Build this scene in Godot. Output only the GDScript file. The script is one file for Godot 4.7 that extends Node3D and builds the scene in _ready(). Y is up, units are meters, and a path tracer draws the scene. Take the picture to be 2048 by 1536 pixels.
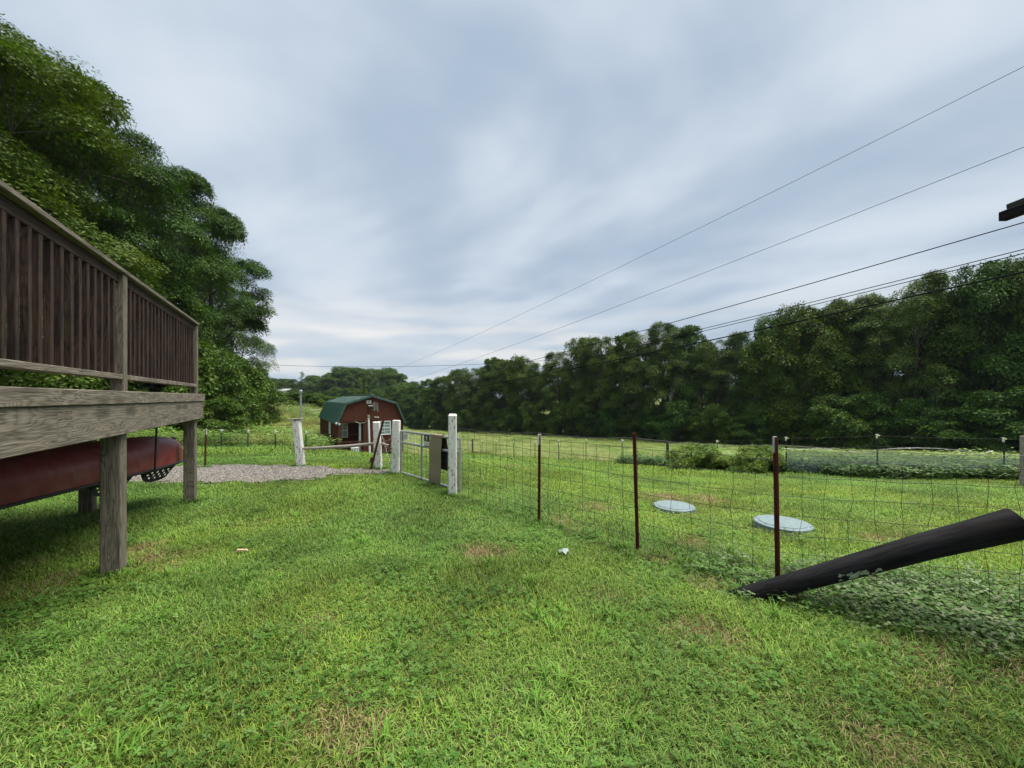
extends Node3D
# A fenced lawn beside a raised deck, a red shed and woods under an overcast sky.
# Helpers turn photo pixels (2048 x 1536) into directions; distances come from the ground or from known sizes.

const F := 769.0        # focal length in photo pixels
const HX := 1024.0
const HY := 796.0       # horizon row
const EYE := 1.6
var used := {}
var M := {}
var bump := FastNoiseLite.new()
var rng := RandomNumberGenerator.new()

# ------------------------------------------------------------------ mesh collector
class MB:
	var v := PackedVector3Array()
	var n := PackedVector3Array()
	var uv := PackedVector2Array()
	var c := PackedColorArray()
	var idx := PackedInt32Array()
	var col := Color(1, 1, 1)
	func vert(p: Vector3, nn: Vector3, t := Vector2.ZERO) -> int:
		v.append(p); n.append(nn); uv.append(t); c.append(col)
		return v.size() - 1
	func tri(a: int, b: int, d: int) -> void:
		var g := (v[b] - v[a]).cross(v[d] - v[a])
		if g.dot(n[a] + n[b] + n[d]) > 0.0:
			idx.append(a); idx.append(d); idx.append(b)
		else:
			idx.append(a); idx.append(b); idx.append(d)
	func quad(p0: Vector3, p1: Vector3, p2: Vector3, p3: Vector3, nn: Vector3, t0 := Vector2.ZERO, t1 := Vector2(1, 0), t2 := Vector2(1, 1), t3 := Vector2(0, 1)) -> void:
		var a := vert(p0, nn, t0); var b := vert(p1, nn, t1); var d := vert(p2, nn, t2); var e := vert(p3, nn, t3)
		tri(a, b, d); tri(a, d, e)
	func face(p0: Vector3, p1: Vector3, p2: Vector3) -> void:   # flat triangle, either side
		var nn := (p1 - p0).cross(p2 - p0).normalized()
		var a := vert(p0, nn); var b := vert(p1, nn); var d := vert(p2, nn)
		tri(a, b, d)
	func tube(pts: Array, rad, sides := 6, cap := true) -> void:
		var k := pts.size()
		var up := Vector3.UP
		var prev := -1
		var along := 0.0
		for i in k:
			var p: Vector3 = pts[i]
			var q0: Vector3 = pts[maxi(i - 1, 0)]
			var q1: Vector3 = pts[mini(i + 1, k - 1)]
			var d := (q1 - q0).normalized()
			if absf(d.dot(up)) > 0.95: up = Vector3.RIGHT
			var s := d.cross(up).normalized()
			var w := s.cross(d).normalized()
			up = w
			var r: float = rad[i] if rad is Array else rad
			if i > 0: along += p.distance_to(pts[i - 1])
			var first := v.size()
			for j in sides + 1:
				var a := TAU * j / sides
				var o := s * cos(a) + w * sin(a)
				vert(p + o * r, o, Vector2(along / 4.0, float(j) / sides * 0.5))
			if prev >= 0:
				for j in sides:
					tri(prev + j, prev + j + 1, first + j + 1); tri(prev + j, first + j + 1, first + j)
			if cap and (i == 0 or i == k - 1):
				var nn := -d if i == 0 else d
				var m := vert(p, nn, Vector2(0.1, 0.1))
				var f2 := v.size()
				for j in sides + 1:
					var a := TAU * j / sides
					vert(p + (s * cos(a) + w * sin(a)) * r, nn, Vector2(0.1 + 0.02 * cos(a), 0.1 + 0.1 * sin(a)))
				for j in sides: tri(m, f2 + j, f2 + j + 1)
			prev = first
	# box with chamfered edges; the grain (u) runs along the longest side
	func box(xf: Transform3D, size: Vector3, bev := 0.004, off := Vector2.ZERO) -> void:
		var h := size * 0.5
		bev = minf(bev, minf(h.x, minf(h.y, h.z)) * 0.45)
		var lng := 0
		if size.y > size.x and size.y >= size.z: lng = 1
		elif size.z > size.x and size.z > size.y: lng = 2
		for ax in 3:
			for sg in [-1.0, 1.0]:
				var nn := Vector3.ZERO
				nn[ax] = sg
				var a1 := (ax + 1) % 3
				var a2 := (ax + 2) % 3
				var ids := []
				for k in 4:
					var p := Vector3.ZERO
					p[ax] = h[ax] * sg
					p[a1] = (h[a1] - bev) * (-1.0 if k == 0 or k == 3 else 1.0)
					p[a2] = (h[a2] - bev) * (-1.0 if k < 2 else 1.0)
					var lu: float
					var lv: float
					if ax == lng: lu = p[a1] * 0.3; lv = p[a2]
					else:
						lu = p[lng]
						var oth := a1 if a1 != lng else a2
						lv = p[oth] + (0.13 if ax == (lng + 1) % 3 else 0.0) + sg * 0.05
					ids.append(vert(xf * p, (xf.basis * nn).normalized(), Vector2(lu / 4.0, lv / 0.4) + off))
				tri(ids[0], ids[1], ids[2]); tri(ids[0], ids[2], ids[3])
		if bev <= 0.0: return
		for ax in 3:
			var a1 := (ax + 1) % 3
			var a2 := (ax + 2) % 3
			for s1 in [-1.0, 1.0]:
				for s2 in [-1.0, 1.0]:
					var ids := []
					var nn := Vector3.ZERO
					nn[a1] = s1; nn[a2] = s2
					nn = nn.normalized()
					for k in 4:
						var p := Vector3.ZERO
						p[ax] = (h[ax] - bev) * (-1.0 if k == 0 or k == 3 else 1.0)
						p[a1] = (h[a1] if k < 2 else h[a1] - bev) * s1
						p[a2] = (h[a2] - bev if k < 2 else h[a2]) * s2
						ids.append(vert(xf * p, (xf.basis * nn).normalized(), Vector2(p[lng] / 4.0, p[a1] / 0.4) + off))
					tri(ids[0], ids[1], ids[2]); tri(ids[0], ids[2], ids[3])
		for s0 in [-1.0, 1.0]:
			for s1 in [-1.0, 1.0]:
				for s2 in [-1.0, 1.0]:
					var s := Vector3(s0, s1, s2)
					var nn := (xf.basis * s).normalized()
					var b := h - Vector3(bev, bev, bev)
					var a := vert(xf * (Vector3(h.x, b.y, b.z) * s), nn, off); var d := vert(xf * (Vector3(b.x, h.y, b.z) * s), nn, off); var e := vert(xf * (Vector3(b.x, b.y, h.z) * s), nn, off)
					tri(a, d, e)
	func bar(p0: Vector3, p1: Vector3, w: float, t: float, side := Vector3.UP, bev := 0.003, off := Vector2.ZERO) -> void:   # beam between two points, w along side, t across
		var d := p1 - p0
		var x := d.normalized()
		var z := x.cross(side).normalized()
		var y := z.cross(x).normalized()
		box(Transform3D(Basis(x, y, z), (p0 + p1) * 0.5), Vector3(d.length(), w, t), bev, off)
	func prism(poly: Array, z0: float, z1: float) -> void:      # convex polygon in xy, extruded along z
		var k := poly.size()
		var ctr := Vector2.ZERO
		for p in poly: ctr += p / k
		for z in [z0, z1]:
			var nn := Vector3(0, 0, 1 if z == maxf(z0, z1) else -1)
			var m := vert(Vector3(ctr.x, ctr.y, z), nn, Vector2(ctr.y / 4.0, ctr.x / 0.4))
			var f := v.size()
			for p in poly: vert(Vector3(p.x, p.y, z), nn, Vector2(p.y / 4.0, p.x / 0.4))
			for j in k: tri(m, f + j, f + (j + 1) % k)
		for j in k:
			var p: Vector2 = poly[j]
			var q: Vector2 = poly[(j + 1) % k]
			var e := (q - p).normalized()
			var nn := Vector3(e.y, -e.x, 0)
			if nn.dot(Vector3((p.x + q.x) * 0.5 - ctr.x, (p.y + q.y) * 0.5 - ctr.y, 0)) < 0: nn = -nn
			quad(Vector3(p.x, p.y, z0), Vector3(q.x, q.y, z0), Vector3(q.x, q.y, z1), Vector3(p.x, p.y, z1), nn, Vector2(p.y / 4.0, 0), Vector2(q.y / 4.0, 0), Vector2(q.y / 4.0, 0.1), Vector2(p.y / 4.0, 0.1))
	func mesh() -> ArrayMesh:
		var a := []
		a.resize(Mesh.ARRAY_MAX)
		a[Mesh.ARRAY_VERTEX] = v; a[Mesh.ARRAY_NORMAL] = n; a[Mesh.ARRAY_TEX_UV] = uv; a[Mesh.ARRAY_COLOR] = c; a[Mesh.ARRAY_INDEX] = idx
		var m := ArrayMesh.new()
		m.add_surface_from_arrays(Mesh.PRIMITIVE_TRIANGLES, a)
		return m

# ------------------------------------------------------------------ scene helpers
func numbered(called: String) -> String:
	if not used.has(called):
		used[called] = 0
		return called
	used[called] += 1
	return "%s_%03d" % [called, used[called]]

func tag(o: Node, label: String, category: String, group := "", kind := "") -> void:
	if label: o.set_meta("label", label)
	if category: o.set_meta("category", category)
	if group: o.set_meta("group", group)
	if kind: o.set_meta("kind", kind)

func thing(called: String, label: String, category: String, at := Vector3.ZERO, turn := 0.0, group := "") -> Node3D:
	var o := Node3D.new()
	o.name = numbered(called)
	add_child(o)
	o.position = at
	o.rotation.y = turn
	tag(o, label, category, group)
	return o

func part(parent: Node, called: String, mesh, mat: Material) -> MeshInstance3D:
	var o := MeshInstance3D.new()
	o.name = called if parent != self else numbered(called)
	o.mesh = mesh.mesh() if mesh is MB else mesh
	o.material_override = mat
	parent.add_child(o, true)
	return o

func copies(parent: Node, called: String, mesh: Mesh, mat: Material, xfs: Array, cols: Array) -> MultiMeshInstance3D:
	var mm := MultiMesh.new()
	mm.transform_format = MultiMesh.TRANSFORM_3D
	mm.use_colors = true
	mm.mesh = mesh
	mm.instance_count = xfs.size()
	for i in xfs.size():
		mm.set_instance_transform(i, xfs[i])
		mm.set_instance_color(i, cols[i])
	var o := MultiMeshInstance3D.new()
	o.name = called if parent != self else numbered(called)
	o.multimesh = mm
	o.material_override = mat
	parent.add_child(o, true)
	return o

func px(x: float, y: float, d: float) -> Vector3:
	return Vector3((x - HX) / F * d, EYE + (HY - y) / F * d, -d)

func table(t: Array, x: float) -> float:
	if x <= t[0][0]: return t[0][1]
	for i in range(1, t.size()):
		if x <= t[i][0]:
			return lerpf(t[i - 1][1], t[i][1], (x - t[i - 1][0]) / (t[i][0] - t[i - 1][0]))
	return t[-1][1]

const RIGHT := [[4.5, 0.0], [6.7, -0.25], [10.6, -0.62], [16.0, -1.3], [23.0, -2.1], [32.0, -3.0], [45.0, -3.9], [65.0, -5.0], [100.0, -6.5], [200.0, -7.0], [500.0, -4.0], [3000.0, 0.0]]
const LEFT := [[9.0, 0.0], [14.0, -0.15], [20.0, -0.7], [30.0, -1.1], [45.0, -0.3], [70.0, 0.3], [130.0, 2.2], [180.0, 2.9], [250.0, 2.6], [3000.0, 5.0]]

func gh(x: float, z: float) -> float:     # height of the ground
	var d := -z
	var wn := smoothstep(-1.5, 4.0, x)
	var wf := smoothstep(-4.0 - 0.05 * d, 6.0 + 0.08 * d, x + 0.42 * d)
	var w := lerpf(wn, wf, smoothstep(9.0, 16.0, d))
	var h := lerpf(table(LEFT, d), table(RIGHT, d), w)
	h -= 0.32 * exp(-((x + 7.8) * (x + 7.8) + (d - 22.5) * (d - 22.5)) / 40.0)
	return h + bump.get_noise_2d(x, z) * lerpf(0.025, 0.25, smoothstep(10.0, 60.0, d))

func ground(x: float, y: float) -> Vector3:   # where the ray of a photo pixel meets the ground
	var a := 0.5
	var b := 0.5
	while b < 400.0:
		b = a * 1.04
		var p := px(x, y, b)
		if p.y <= gh(p.x, p.z): break
		a = b
	for i in 14:
		var m := (a + b) * 0.5
		var p := px(x, y, m)
		if p.y <= gh(p.x, p.z): b = m
		else: a = m
	var r := px(x, y, b)
	r.y = gh(r.x, r.z)
	return r

func on(x: float, d: float) -> Vector3:
	return Vector3(x, gh(x, -d), -d)

func rr(a: float, b: float) -> float:
	return rng.randf_range(a, b)

func lin(r: float, g: float, b: float) -> Color:
	return Color(r, g, b).linear_to_srgb()

func mat(called: String, color: Color, rough := 0.8, metal := 0.0, spec := 0.5) -> StandardMaterial3D:
	var m := StandardMaterial3D.new()
	m.resource_name = called
	m.albedo_color = color
	m.roughness = rough
	m.metallic = metal
	m.metallic_specular = spec
	M[called] = m
	return m

func noise(sd: int, freq: float, oct := 3) -> FastNoiseLite:
	var f := FastNoiseLite.new()
	f.seed = sd
	f.noise_type = FastNoiseLite.TYPE_SIMPLEX_SMOOTH
	f.frequency = freq
	f.fractal_octaves = oct
	return f

func picture(w: int, h: int, fill: Callable) -> ImageTexture:     # fill(i, j) gives a linear colour
	var b := PackedByteArray()
	b.resize(w * h * 3)
	var at := 0
	for j in h:
		for i in w:
			var c: Color = fill.call(i, j)
			c = c.linear_to_srgb()
			b[at] = int(clampf(c.r, 0, 1) * 255.0); b[at + 1] = int(clampf(c.g, 0, 1) * 255.0); b[at + 2] = int(clampf(c.b, 0, 1) * 255.0)
			at += 3
	return ImageTexture.create_from_image(Image.create_from_data(w, h, false, Image.FORMAT_RGB8, b))

func wood(called: String, sd: int, dark: Color, light: Color, stain: Color, stains: float, rings := 11.0) -> void:
	var a := noise(sd, 1.0, 2)
	var b := noise(sd + 1, 1.0, 3)
	var g := noise(sd + 2, 1.0, 2)
	var kr := RandomNumberGenerator.new()
	kr.seed = sd * 7
	var knots := []
	for k in 7: knots.append(Vector2(kr.randf_range(0.1, 1.9), kr.randf_range(0.02, 0.19)))
	var gray := func(i: int, j: int) -> float:
		var s := absf(i / 1024.0 * 4.0 - 2.0)
		var t := absf(j / 192.0 * 0.4 - 0.2)
		var f := a.get_noise_2d(s * 0.35 + 7.0, t * 7.0) * 0.5 + t * 2.2
		for k in knots:
			var e: float = ((s - k.x) * (s - k.x)) / 0.010 + ((t - k.y) * (t - k.y)) / 0.0009
			if e < 9.0: f += 0.42 * exp(-e * 0.6)
		f = f * rings
		f = f - floor(f)
		var ring := pow(1.0 - absf(f * 2.0 - 1.0), 2.2)
		var fib := g.get_noise_2d(s * 2.5, t * 150.0) * 0.45 + g.get_noise_2d(s * 9.0 + 30.0, t * 320.0) * 0.2
		return clampf(0.60 - ring * 0.38 + fib * 1.15, 0.0, 1.0)
	var tex := picture(1024, 192, func(i: int, j: int) -> Color:
		var v: float = gray.call(i, j)
		var s := absf(i / 1024.0 * 4.0 - 2.0)
		var t := absf(j / 192.0 * 0.4 - 0.2)
		var c := dark.lerp(light, v)
		var st := smoothstep(0.05, 0.5, b.get_noise_2d(s * 1.6, t * 9.0) + stains - 0.5)
		return c.lerp(stain, st * 0.65))
	var m := mat(called, Color.WHITE, 0.85, 0.0, 0.35)
	m.albedo_texture = tex
	var hm := Image.create_empty(512, 96, false, Image.FORMAT_L8)
	for j in 96:
		for i in 512:
			var v: float = gray.call(i * 2, j * 2)
			hm.set_pixel(i, j, Color(v, v, v))
	m.heightmap_enabled = true
	m.heightmap_scale = 0.25
	m.heightmap_texture = ImageTexture.create_from_image(hm)

func speckled(called: String, sd: int, size: float, stops: Array, rough: float, stretch := 1.0, freq := 0.02, oct := 4, metal := 0.0) -> StandardMaterial3D:
	# triplanar colour from noise through a ramp: stops are [noise value, linear colour]
	var f := noise(sd, freq, oct)
	var tex := picture(256, 256, func(i: int, j: int) -> Color:
		var a := TAU * i / 256.0
		var b := TAU * j / 256.0
		var v := f.get_noise_3d(cos(a) * 41.0 + 100.0, sin(a) * 41.0, 41.0 * cos(b) / stretch) * 0.6 + f.get_noise_3d(sin(b) * 41.0 / stretch, cos(a) * 41.0, sin(a) * 41.0 + 300.0) * 0.6
		for k in range(1, stops.size()):
			if v < stops[k][0]:
				var c0: Color = stops[k - 1][1]
				return c0.lerp(stops[k][1], clampf((v - stops[k - 1][0]) / (stops[k][0] - stops[k - 1][0]), 0, 1))
		return stops[-1][1])
	var m := mat(called, Color.WHITE, rough, metal, 0.4)
	m.albedo_texture = tex
	m.uv1_triplanar = true
	m.uv1_scale = Vector3.ONE / size
	return m

func foliage(called: String, rough := 0.5, through := 0.6, spec := 0.4) -> StandardMaterial3D:
	var m := mat(called, Color.WHITE, rough, 0.0, spec)
	m.vertex_color_use_as_albedo = true
	m.backlight_enabled = true
	m.backlight = Color(through, through, through * 0.75)
	return m

# ------------------------------------------------------------------ light, sky, camera
func setup() -> void:
	var cam := Camera3D.new()
	cam.name = "camera"
	cam.projection = Camera3D.PROJECTION_FRUSTUM
	cam.near = 0.05
	cam.far = 6000.0
	cam.size = 2.0 * cam.near * 768.0 / F
	cam.frustum_offset = Vector2(0, (HY - 768.0) / F * cam.near)
	cam.position = Vector3(0, EYE, 0)
	add_child(cam)
	cam.current = true
	var env := Environment.new()
	env.background_mode = Environment.BG_SKY
	env.tonemap_mode = Environment.TONE_MAPPER_LINEAR
	env.tonemap_exposure = 4.4
	env.sdfgi_enabled = true
	env.ssao_enabled = true
	env.ssil_enabled = true
	env.fog_enabled = true
	env.fog_density = 0.00015
	env.fog_light_color = Color(0.80, 0.87, 0.95)
	var pm := PanoramaSkyMaterial.new()
	pm.panorama = sky_picture()
	var sky := Sky.new()
	sky.sky_material = pm
	env.sky = sky
	var we := WorldEnvironment.new()
	we.name = "environment"
	we.environment = env
	add_child(we)
	var sun := DirectionalLight3D.new()
	sun.name = "sun"
	sun.light_energy = 0.5
	sun.light_angular_distance = 45.0
	sun.light_color = Color(1.0, 0.97, 0.92)
	sun.shadow_enabled = true
	add_child(sun)
	sun.rotation_degrees = Vector3(-70, 105, 0)

func sky_picture() -> ImageTexture:
	var w := 1536
	var h := 768
	var im := Image.create_empty(w, h, false, Image.FORMAT_RGBF)
	var n1 := noise(43, 0.5, 3)
	var n2 := noise(12, 1.1, 4)
	var n3 := noise(13, 0.3, 2)
	var n4 := noise(14, 2.0, 3)
	var n5 := noise(15, 1.5, 4)
	var axis := Vector2(sin(deg_to_rad(-31.0)), cos(deg_to_rad(-31.0)))     # the cloud streets run towards this azimuth
	var gain := 1.0 / 4.4
	for j in h / 2 + 2:
		var up := (0.5 - (j + 0.5) / h) * PI
		var y := maxf(sin(up), 0.0)
		for i in w:
			var ar := (float(i) / w + 0.25 - 0.5) * TAU
			var dx := cos(ar) * cos(up)
			var dd := -sin(ar) * cos(up)
			var k := 1.0 / (y + 0.10)
			var p := Vector2(dx, dd) * k
			var along := p.dot(axis)
			var across := p.x * axis.y - p.y * axis.x
			var wx := n3.get_noise_2d(along * 0.8 + 3.0, across * 0.8) * 0.9
			var a := n1.get_noise_2d(along * 0.5 + wx, across * 0.72 + wx * 0.7)
			var b := n2.get_noise_2d(along * 0.5 - wx, across * 1.6 + 9.0)
			var m := n5.get_noise_2d(along * 0.85 + wx * 0.8, across * 0.95 - wx * 0.8)
			var cl := clampf(0.50 + a * 0.62 + b * 0.16 + m * 0.30, 0.0, 1.0)
			var c := Color(0.42, 0.525, 0.66).lerp(Color(0.71, 0.785, 0.87), smoothstep(0.1, 0.95, cl))
			# near the horizon thin lighter streaks between the layers
			var low := smoothstep(0.26, 0.06, y)
			var az := atan2(dx, dd)
			var st := n4.get_noise_2d(az * 1.1, y * 8.0 + n3.get_noise_2d(az * 2.0, y * 4.0) * 0.35)
			c = c.lerp(Color(0.49, 0.585, 0.68), low * 0.7)
			c = c.lerp(Color(0.85, 0.84, 0.80), low * smoothstep(-0.05, 0.32, st) * 0.8)
			c = c.lerp(Color(0.50, 0.62, 0.72), smoothstep(0.075, 0.02, y) * 0.8)
			var gl := exp(-pow((az + 0.42) / 0.5, 2.0)) * exp(-pow((y - 0.15) / 0.07, 2.0)) * clampf(0.55 + st * 0.9, 0.0, 1.0)
			c = c.lerp(Color(0.93, 0.92, 0.90), gl * 0.8)
			im.set_pixel(i, j, Color(c.r * gain, c.g * gain, c.b * gain))
	for j in range(h / 2 + 2, h):
		for i in w: im.set_pixel(i, j, Color(0.12, 0.16, 0.08))
	return ImageTexture.create_from_image(im)

# ------------------------------------------------------------------ materials
func materials() -> void:
	wood("post_wood", 21, Color(0.042, 0.036, 0.029), Color(0.255, 0.228, 0.18), Color(0.065, 0.064, 0.044), 0.45, 7.0)
	wood("fascia_wood", 31, Color(0.058, 0.049, 0.040), Color(0.285, 0.248, 0.20), Color(0.058, 0.055, 0.038), 0.5, 6.0)
	wood("rail_wood", 41, Color(0.008, 0.0045, 0.0035), Color(0.078, 0.049, 0.037), Color(0.010, 0.0055, 0.0045), 0.5, 6.0)
	wood("tar_wood", 45, Color(0.006, 0.006, 0.007), Color(0.026, 0.026, 0.029), Color(0.016, 0.013, 0.011), 0.4, 5.0)
	M["tar_wood"].roughness = 0.8
	M["tar_wood"].metallic_specular = 0.22
	M["tar_wood"].heightmap_scale = 0.5
	wood("plank_wood", 51, Color(0.13, 0.10, 0.075), Color(0.26, 0.22, 0.17), Color(0.12, 0.11, 0.08), 0.3, 8.0)
	wood("shed_red", 61, Color(0.068, 0.022, 0.013), Color(0.135, 0.043, 0.025), Color(0.06, 0.021, 0.013), 0.4, 6.0)
	wood("silver_wood", 71, Color(0.16, 0.14, 0.12), Color(0.46, 0.42, 0.36), Color(0.22, 0.2, 0.17), 0.3, 7.0)
	speckled("white_paint", 81, 0.55, [[-1.0, Color(0.80, 0.79, 0.76)], [0.1, Color(0.72, 0.71, 0.68)], [0.3, Color(0.55, 0.53, 0.49)], [0.37, Color(0.15, 0.13, 0.11)], [1.0, Color(0.07, 0.06, 0.05)]], 0.75, 1.0, 0.045, 5)
	M["white_paint"].uv1_scale = Vector3(1.0 / 0.5, 1.0 / 1.1, 1.0 / 0.5)
	speckled("red_post", 82, 0.4, [[-0.4, Color(0.075, 0.014, 0.012)], [0.0, Color(0.115, 0.020, 0.017)], [0.3, Color(0.06, 0.022, 0.015)]], 0.65)
	speckled("rust", 83, 0.3, [[-0.4, Color(0.055, 0.022, 0.014)], [0.1, Color(0.105, 0.04, 0.022)], [0.4, Color(0.04, 0.022, 0.017)]], 0.85)
	mat("green_post", lin(0.02, 0.045, 0.03), 0.6)
	mat("insulator", lin(0.82, 0.80, 0.70), 0.4)
	mat("yellow_insulator", lin(0.75, 0.62, 0.18), 0.45)
	mat("white_plastic", lin(0.78, 0.79, 0.78), 0.45)
	mat("fence_wire", lin(0.035, 0.033, 0.03), 0.6, 0.3)
	mat("bright_wire", lin(0.42, 0.42, 0.42), 0.45, 0.8)
	mat("old_wire", lin(0.12, 0.115, 0.11), 0.6, 0.5)
	mat("power_line", lin(0.012, 0.012, 0.014), 0.9, 0.0, 0.1)
	speckled("galvanized", 84, 0.25, [[-0.4, Color(0.36, 0.38, 0.39)], [0.0, Color(0.46, 0.48, 0.49)], [0.4, Color(0.30, 0.31, 0.32)]], 0.45, 1.0, 0.03, 3, 0.75)
	speckled("tar_black", 85, 0.6, [[-0.45, Color(0.010, 0.011, 0.014)], [0.0, Color(0.020, 0.021, 0.025)], [0.3, Color(0.030, 0.028, 0.026)], [0.42, Color(0.012, 0.012, 0.013)]], 0.5)
	speckled("lichen", 86, 0.15, [[-0.3, Color(0.22, 0.27, 0.20)], [0.2, Color(0.38, 0.43, 0.34)]], 0.95)
	speckled("lid_plastic", 87, 0.5, [[-0.4, Color(0.155, 0.215, 0.23)], [0.1, Color(0.195, 0.26, 0.275)], [0.4, Color(0.13, 0.18, 0.185)]], 0.55)
	speckled("canoe_red", 88, 0.9, [[-0.4, Color(0.18, 0.035, 0.034)], [0.05, Color(0.23, 0.05, 0.047)], [0.4, Color(0.23, 0.08, 0.073)]], 0.45)
	mat("black_plastic", lin(0.012, 0.012, 0.013), 0.45)
	speckled("roof_green", 89, 1.2, [[-0.4, Color(0.020, 0.082, 0.058)], [0.1, Color(0.027, 0.095, 0.070)], [0.4, Color(0.034, 0.094, 0.073)]], 0.4)
	M["roof_green"].metallic_specular = 0.65
	mat("roof_cap", lin(0.55, 0.6, 0.58), 0.4)
	mat("bare_board", lin(0.14, 0.10, 0.07), 0.9)
	var gl := mat("glass", Color(0.75, 0.85, 0.85, 0.22), 0.04)
	gl.transparency = BaseMaterial3D.TRANSPARENCY_ALPHA
	mat("curtain", lin(0.30, 0.36, 0.33), 0.9)
	speckled("rug_tan", 90, 0.09, [[-0.35, Color(0.16, 0.125, 0.085)], [0.0, Color(0.30, 0.245, 0.17)], [0.3, Color(0.37, 0.31, 0.22)]], 0.95, 1.0, 0.06)
	mat("rug_back", lin(0.022, 0.018, 0.016), 0.9)
	mat("sign_black", lin(0.012, 0.012, 0.014), 0.4)
	mat("sign_grey", lin(0.45, 0.46, 0.47), 0.5)
	speckled("stone", 91, 0.06, [[-0.35, Color(0.10, 0.092, 0.083)], [0.0, Color(0.19, 0.18, 0.167)], [0.3, Color(0.27, 0.26, 0.243)]], 0.9)
	M["stone"].vertex_color_use_as_albedo = true
	speckled("bark", 92, 0.7, [[-0.35, Color(0.035, 0.028, 0.022)], [0.1, Color(0.085, 0.072, 0.058)], [0.4, Color(0.12, 0.105, 0.085)]], 0.95)
	var cl := mat("netting", Color(0.40, 0.46, 0.50, 0.5), 0.9)
	cl.transparency = BaseMaterial3D.TRANSPARENCY_ALPHA
	mat("wall_brown", lin(0.20, 0.15, 0.115), 0.8)
	mat("far_white", lin(0.7, 0.72, 0.74), 0.6)
	mat("far_roof", lin(0.36, 0.38, 0.40), 0.5)
	mat("shingle", lin(0.05, 0.048, 0.048), 0.9)
	mat("chip", lin(0.50, 0.36, 0.22), 0.9)
	foliage("grass", 0.62, 0.62, 0.28)
	foliage("leaves", 0.55, 0.72, 0.32)
	foliage("leaves_yellow", 0.55, 0.76, 0.32).albedo_color = lin(1.0, 0.92, 0.7)
	foliage("leaves_deep", 0.55, 0.66, 0.32).albedo_color = lin(0.66, 0.82, 0.8)
	foliage("weed_leaves", 0.55, 0.6, 0.35)
	# soil and thatch
	var f1 := noise(95, 0.02, 5)
	var f2 := noise(96, 0.09, 3)
	var gt := picture(512, 512, func(i: int, j: int) -> Color:
		var a := TAU * i / 512.0
		var b := TAU * j / 512.0
		var v := f1.get_noise_3d(cos(a) * 82.0, sin(a) * 82.0 + 200.0, cos(b) * 82.0) + f1.get_noise_3d(sin(b) * 82.0, cos(b) * 82.0, sin(a) * 82.0)
		var u := f2.get_noise_3d(cos(a) * 82.0, sin(a) * 82.0, sin(b) * 82.0)
		return Color(0.62, 0.60, 0.58).lerp(Color(1.0, 1.0, 1.0), clampf(0.5 + v * 0.9 + u * 0.7, 0, 1)))
	var gm := mat("soil", Color.WHITE, 0.95, 0.0, 0.2)
	gm.albedo_texture = gt
	gm.uv1_triplanar = true
	gm.uv1_world_triplanar = true
	gm.uv1_scale = Vector3.ONE / 1.7
	gm.vertex_color_use_as_albedo = true

# ------------------------------------------------------------------ zones of the ground
const BACK := [[-3.0, 33.0], [2.8, 23.0], [5.4, 18.8], [6.6, 16.2], [8.0, 13.6], [10.2, 10.7], [13.4, 10.5], [20.0, 10.6]]
const LIM := [[-60.0, 14.2], [-10.4, 14.2], [-9.6, 20.6], [-6.0, 27.0], [-3.0, 33.0], [2.8, 23.0], [5.4, 18.8], [6.6, 16.2], [8.0, 13.6], [10.2, 10.7], [13.4, 10.5], [40.0, 10.8]]

func wood_edge(x: float, d: float) -> float:    # depth at which the right-hand wood begins in this direction
	var q := clampf((x / d * F + HX - 830.0) / 1218.0, -0.02, 1.4)
	return 1.0 / lerpf(1.0 / 105.0, 1.0 / 32.0, q)

var gravel_edge := []     # polygon (x, d)
func in_gravel(x: float, d: float) -> bool:
	return Geometry2D.is_point_in_polygon(Vector2(x, d), PackedVector2Array(gravel_edge))

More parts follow.
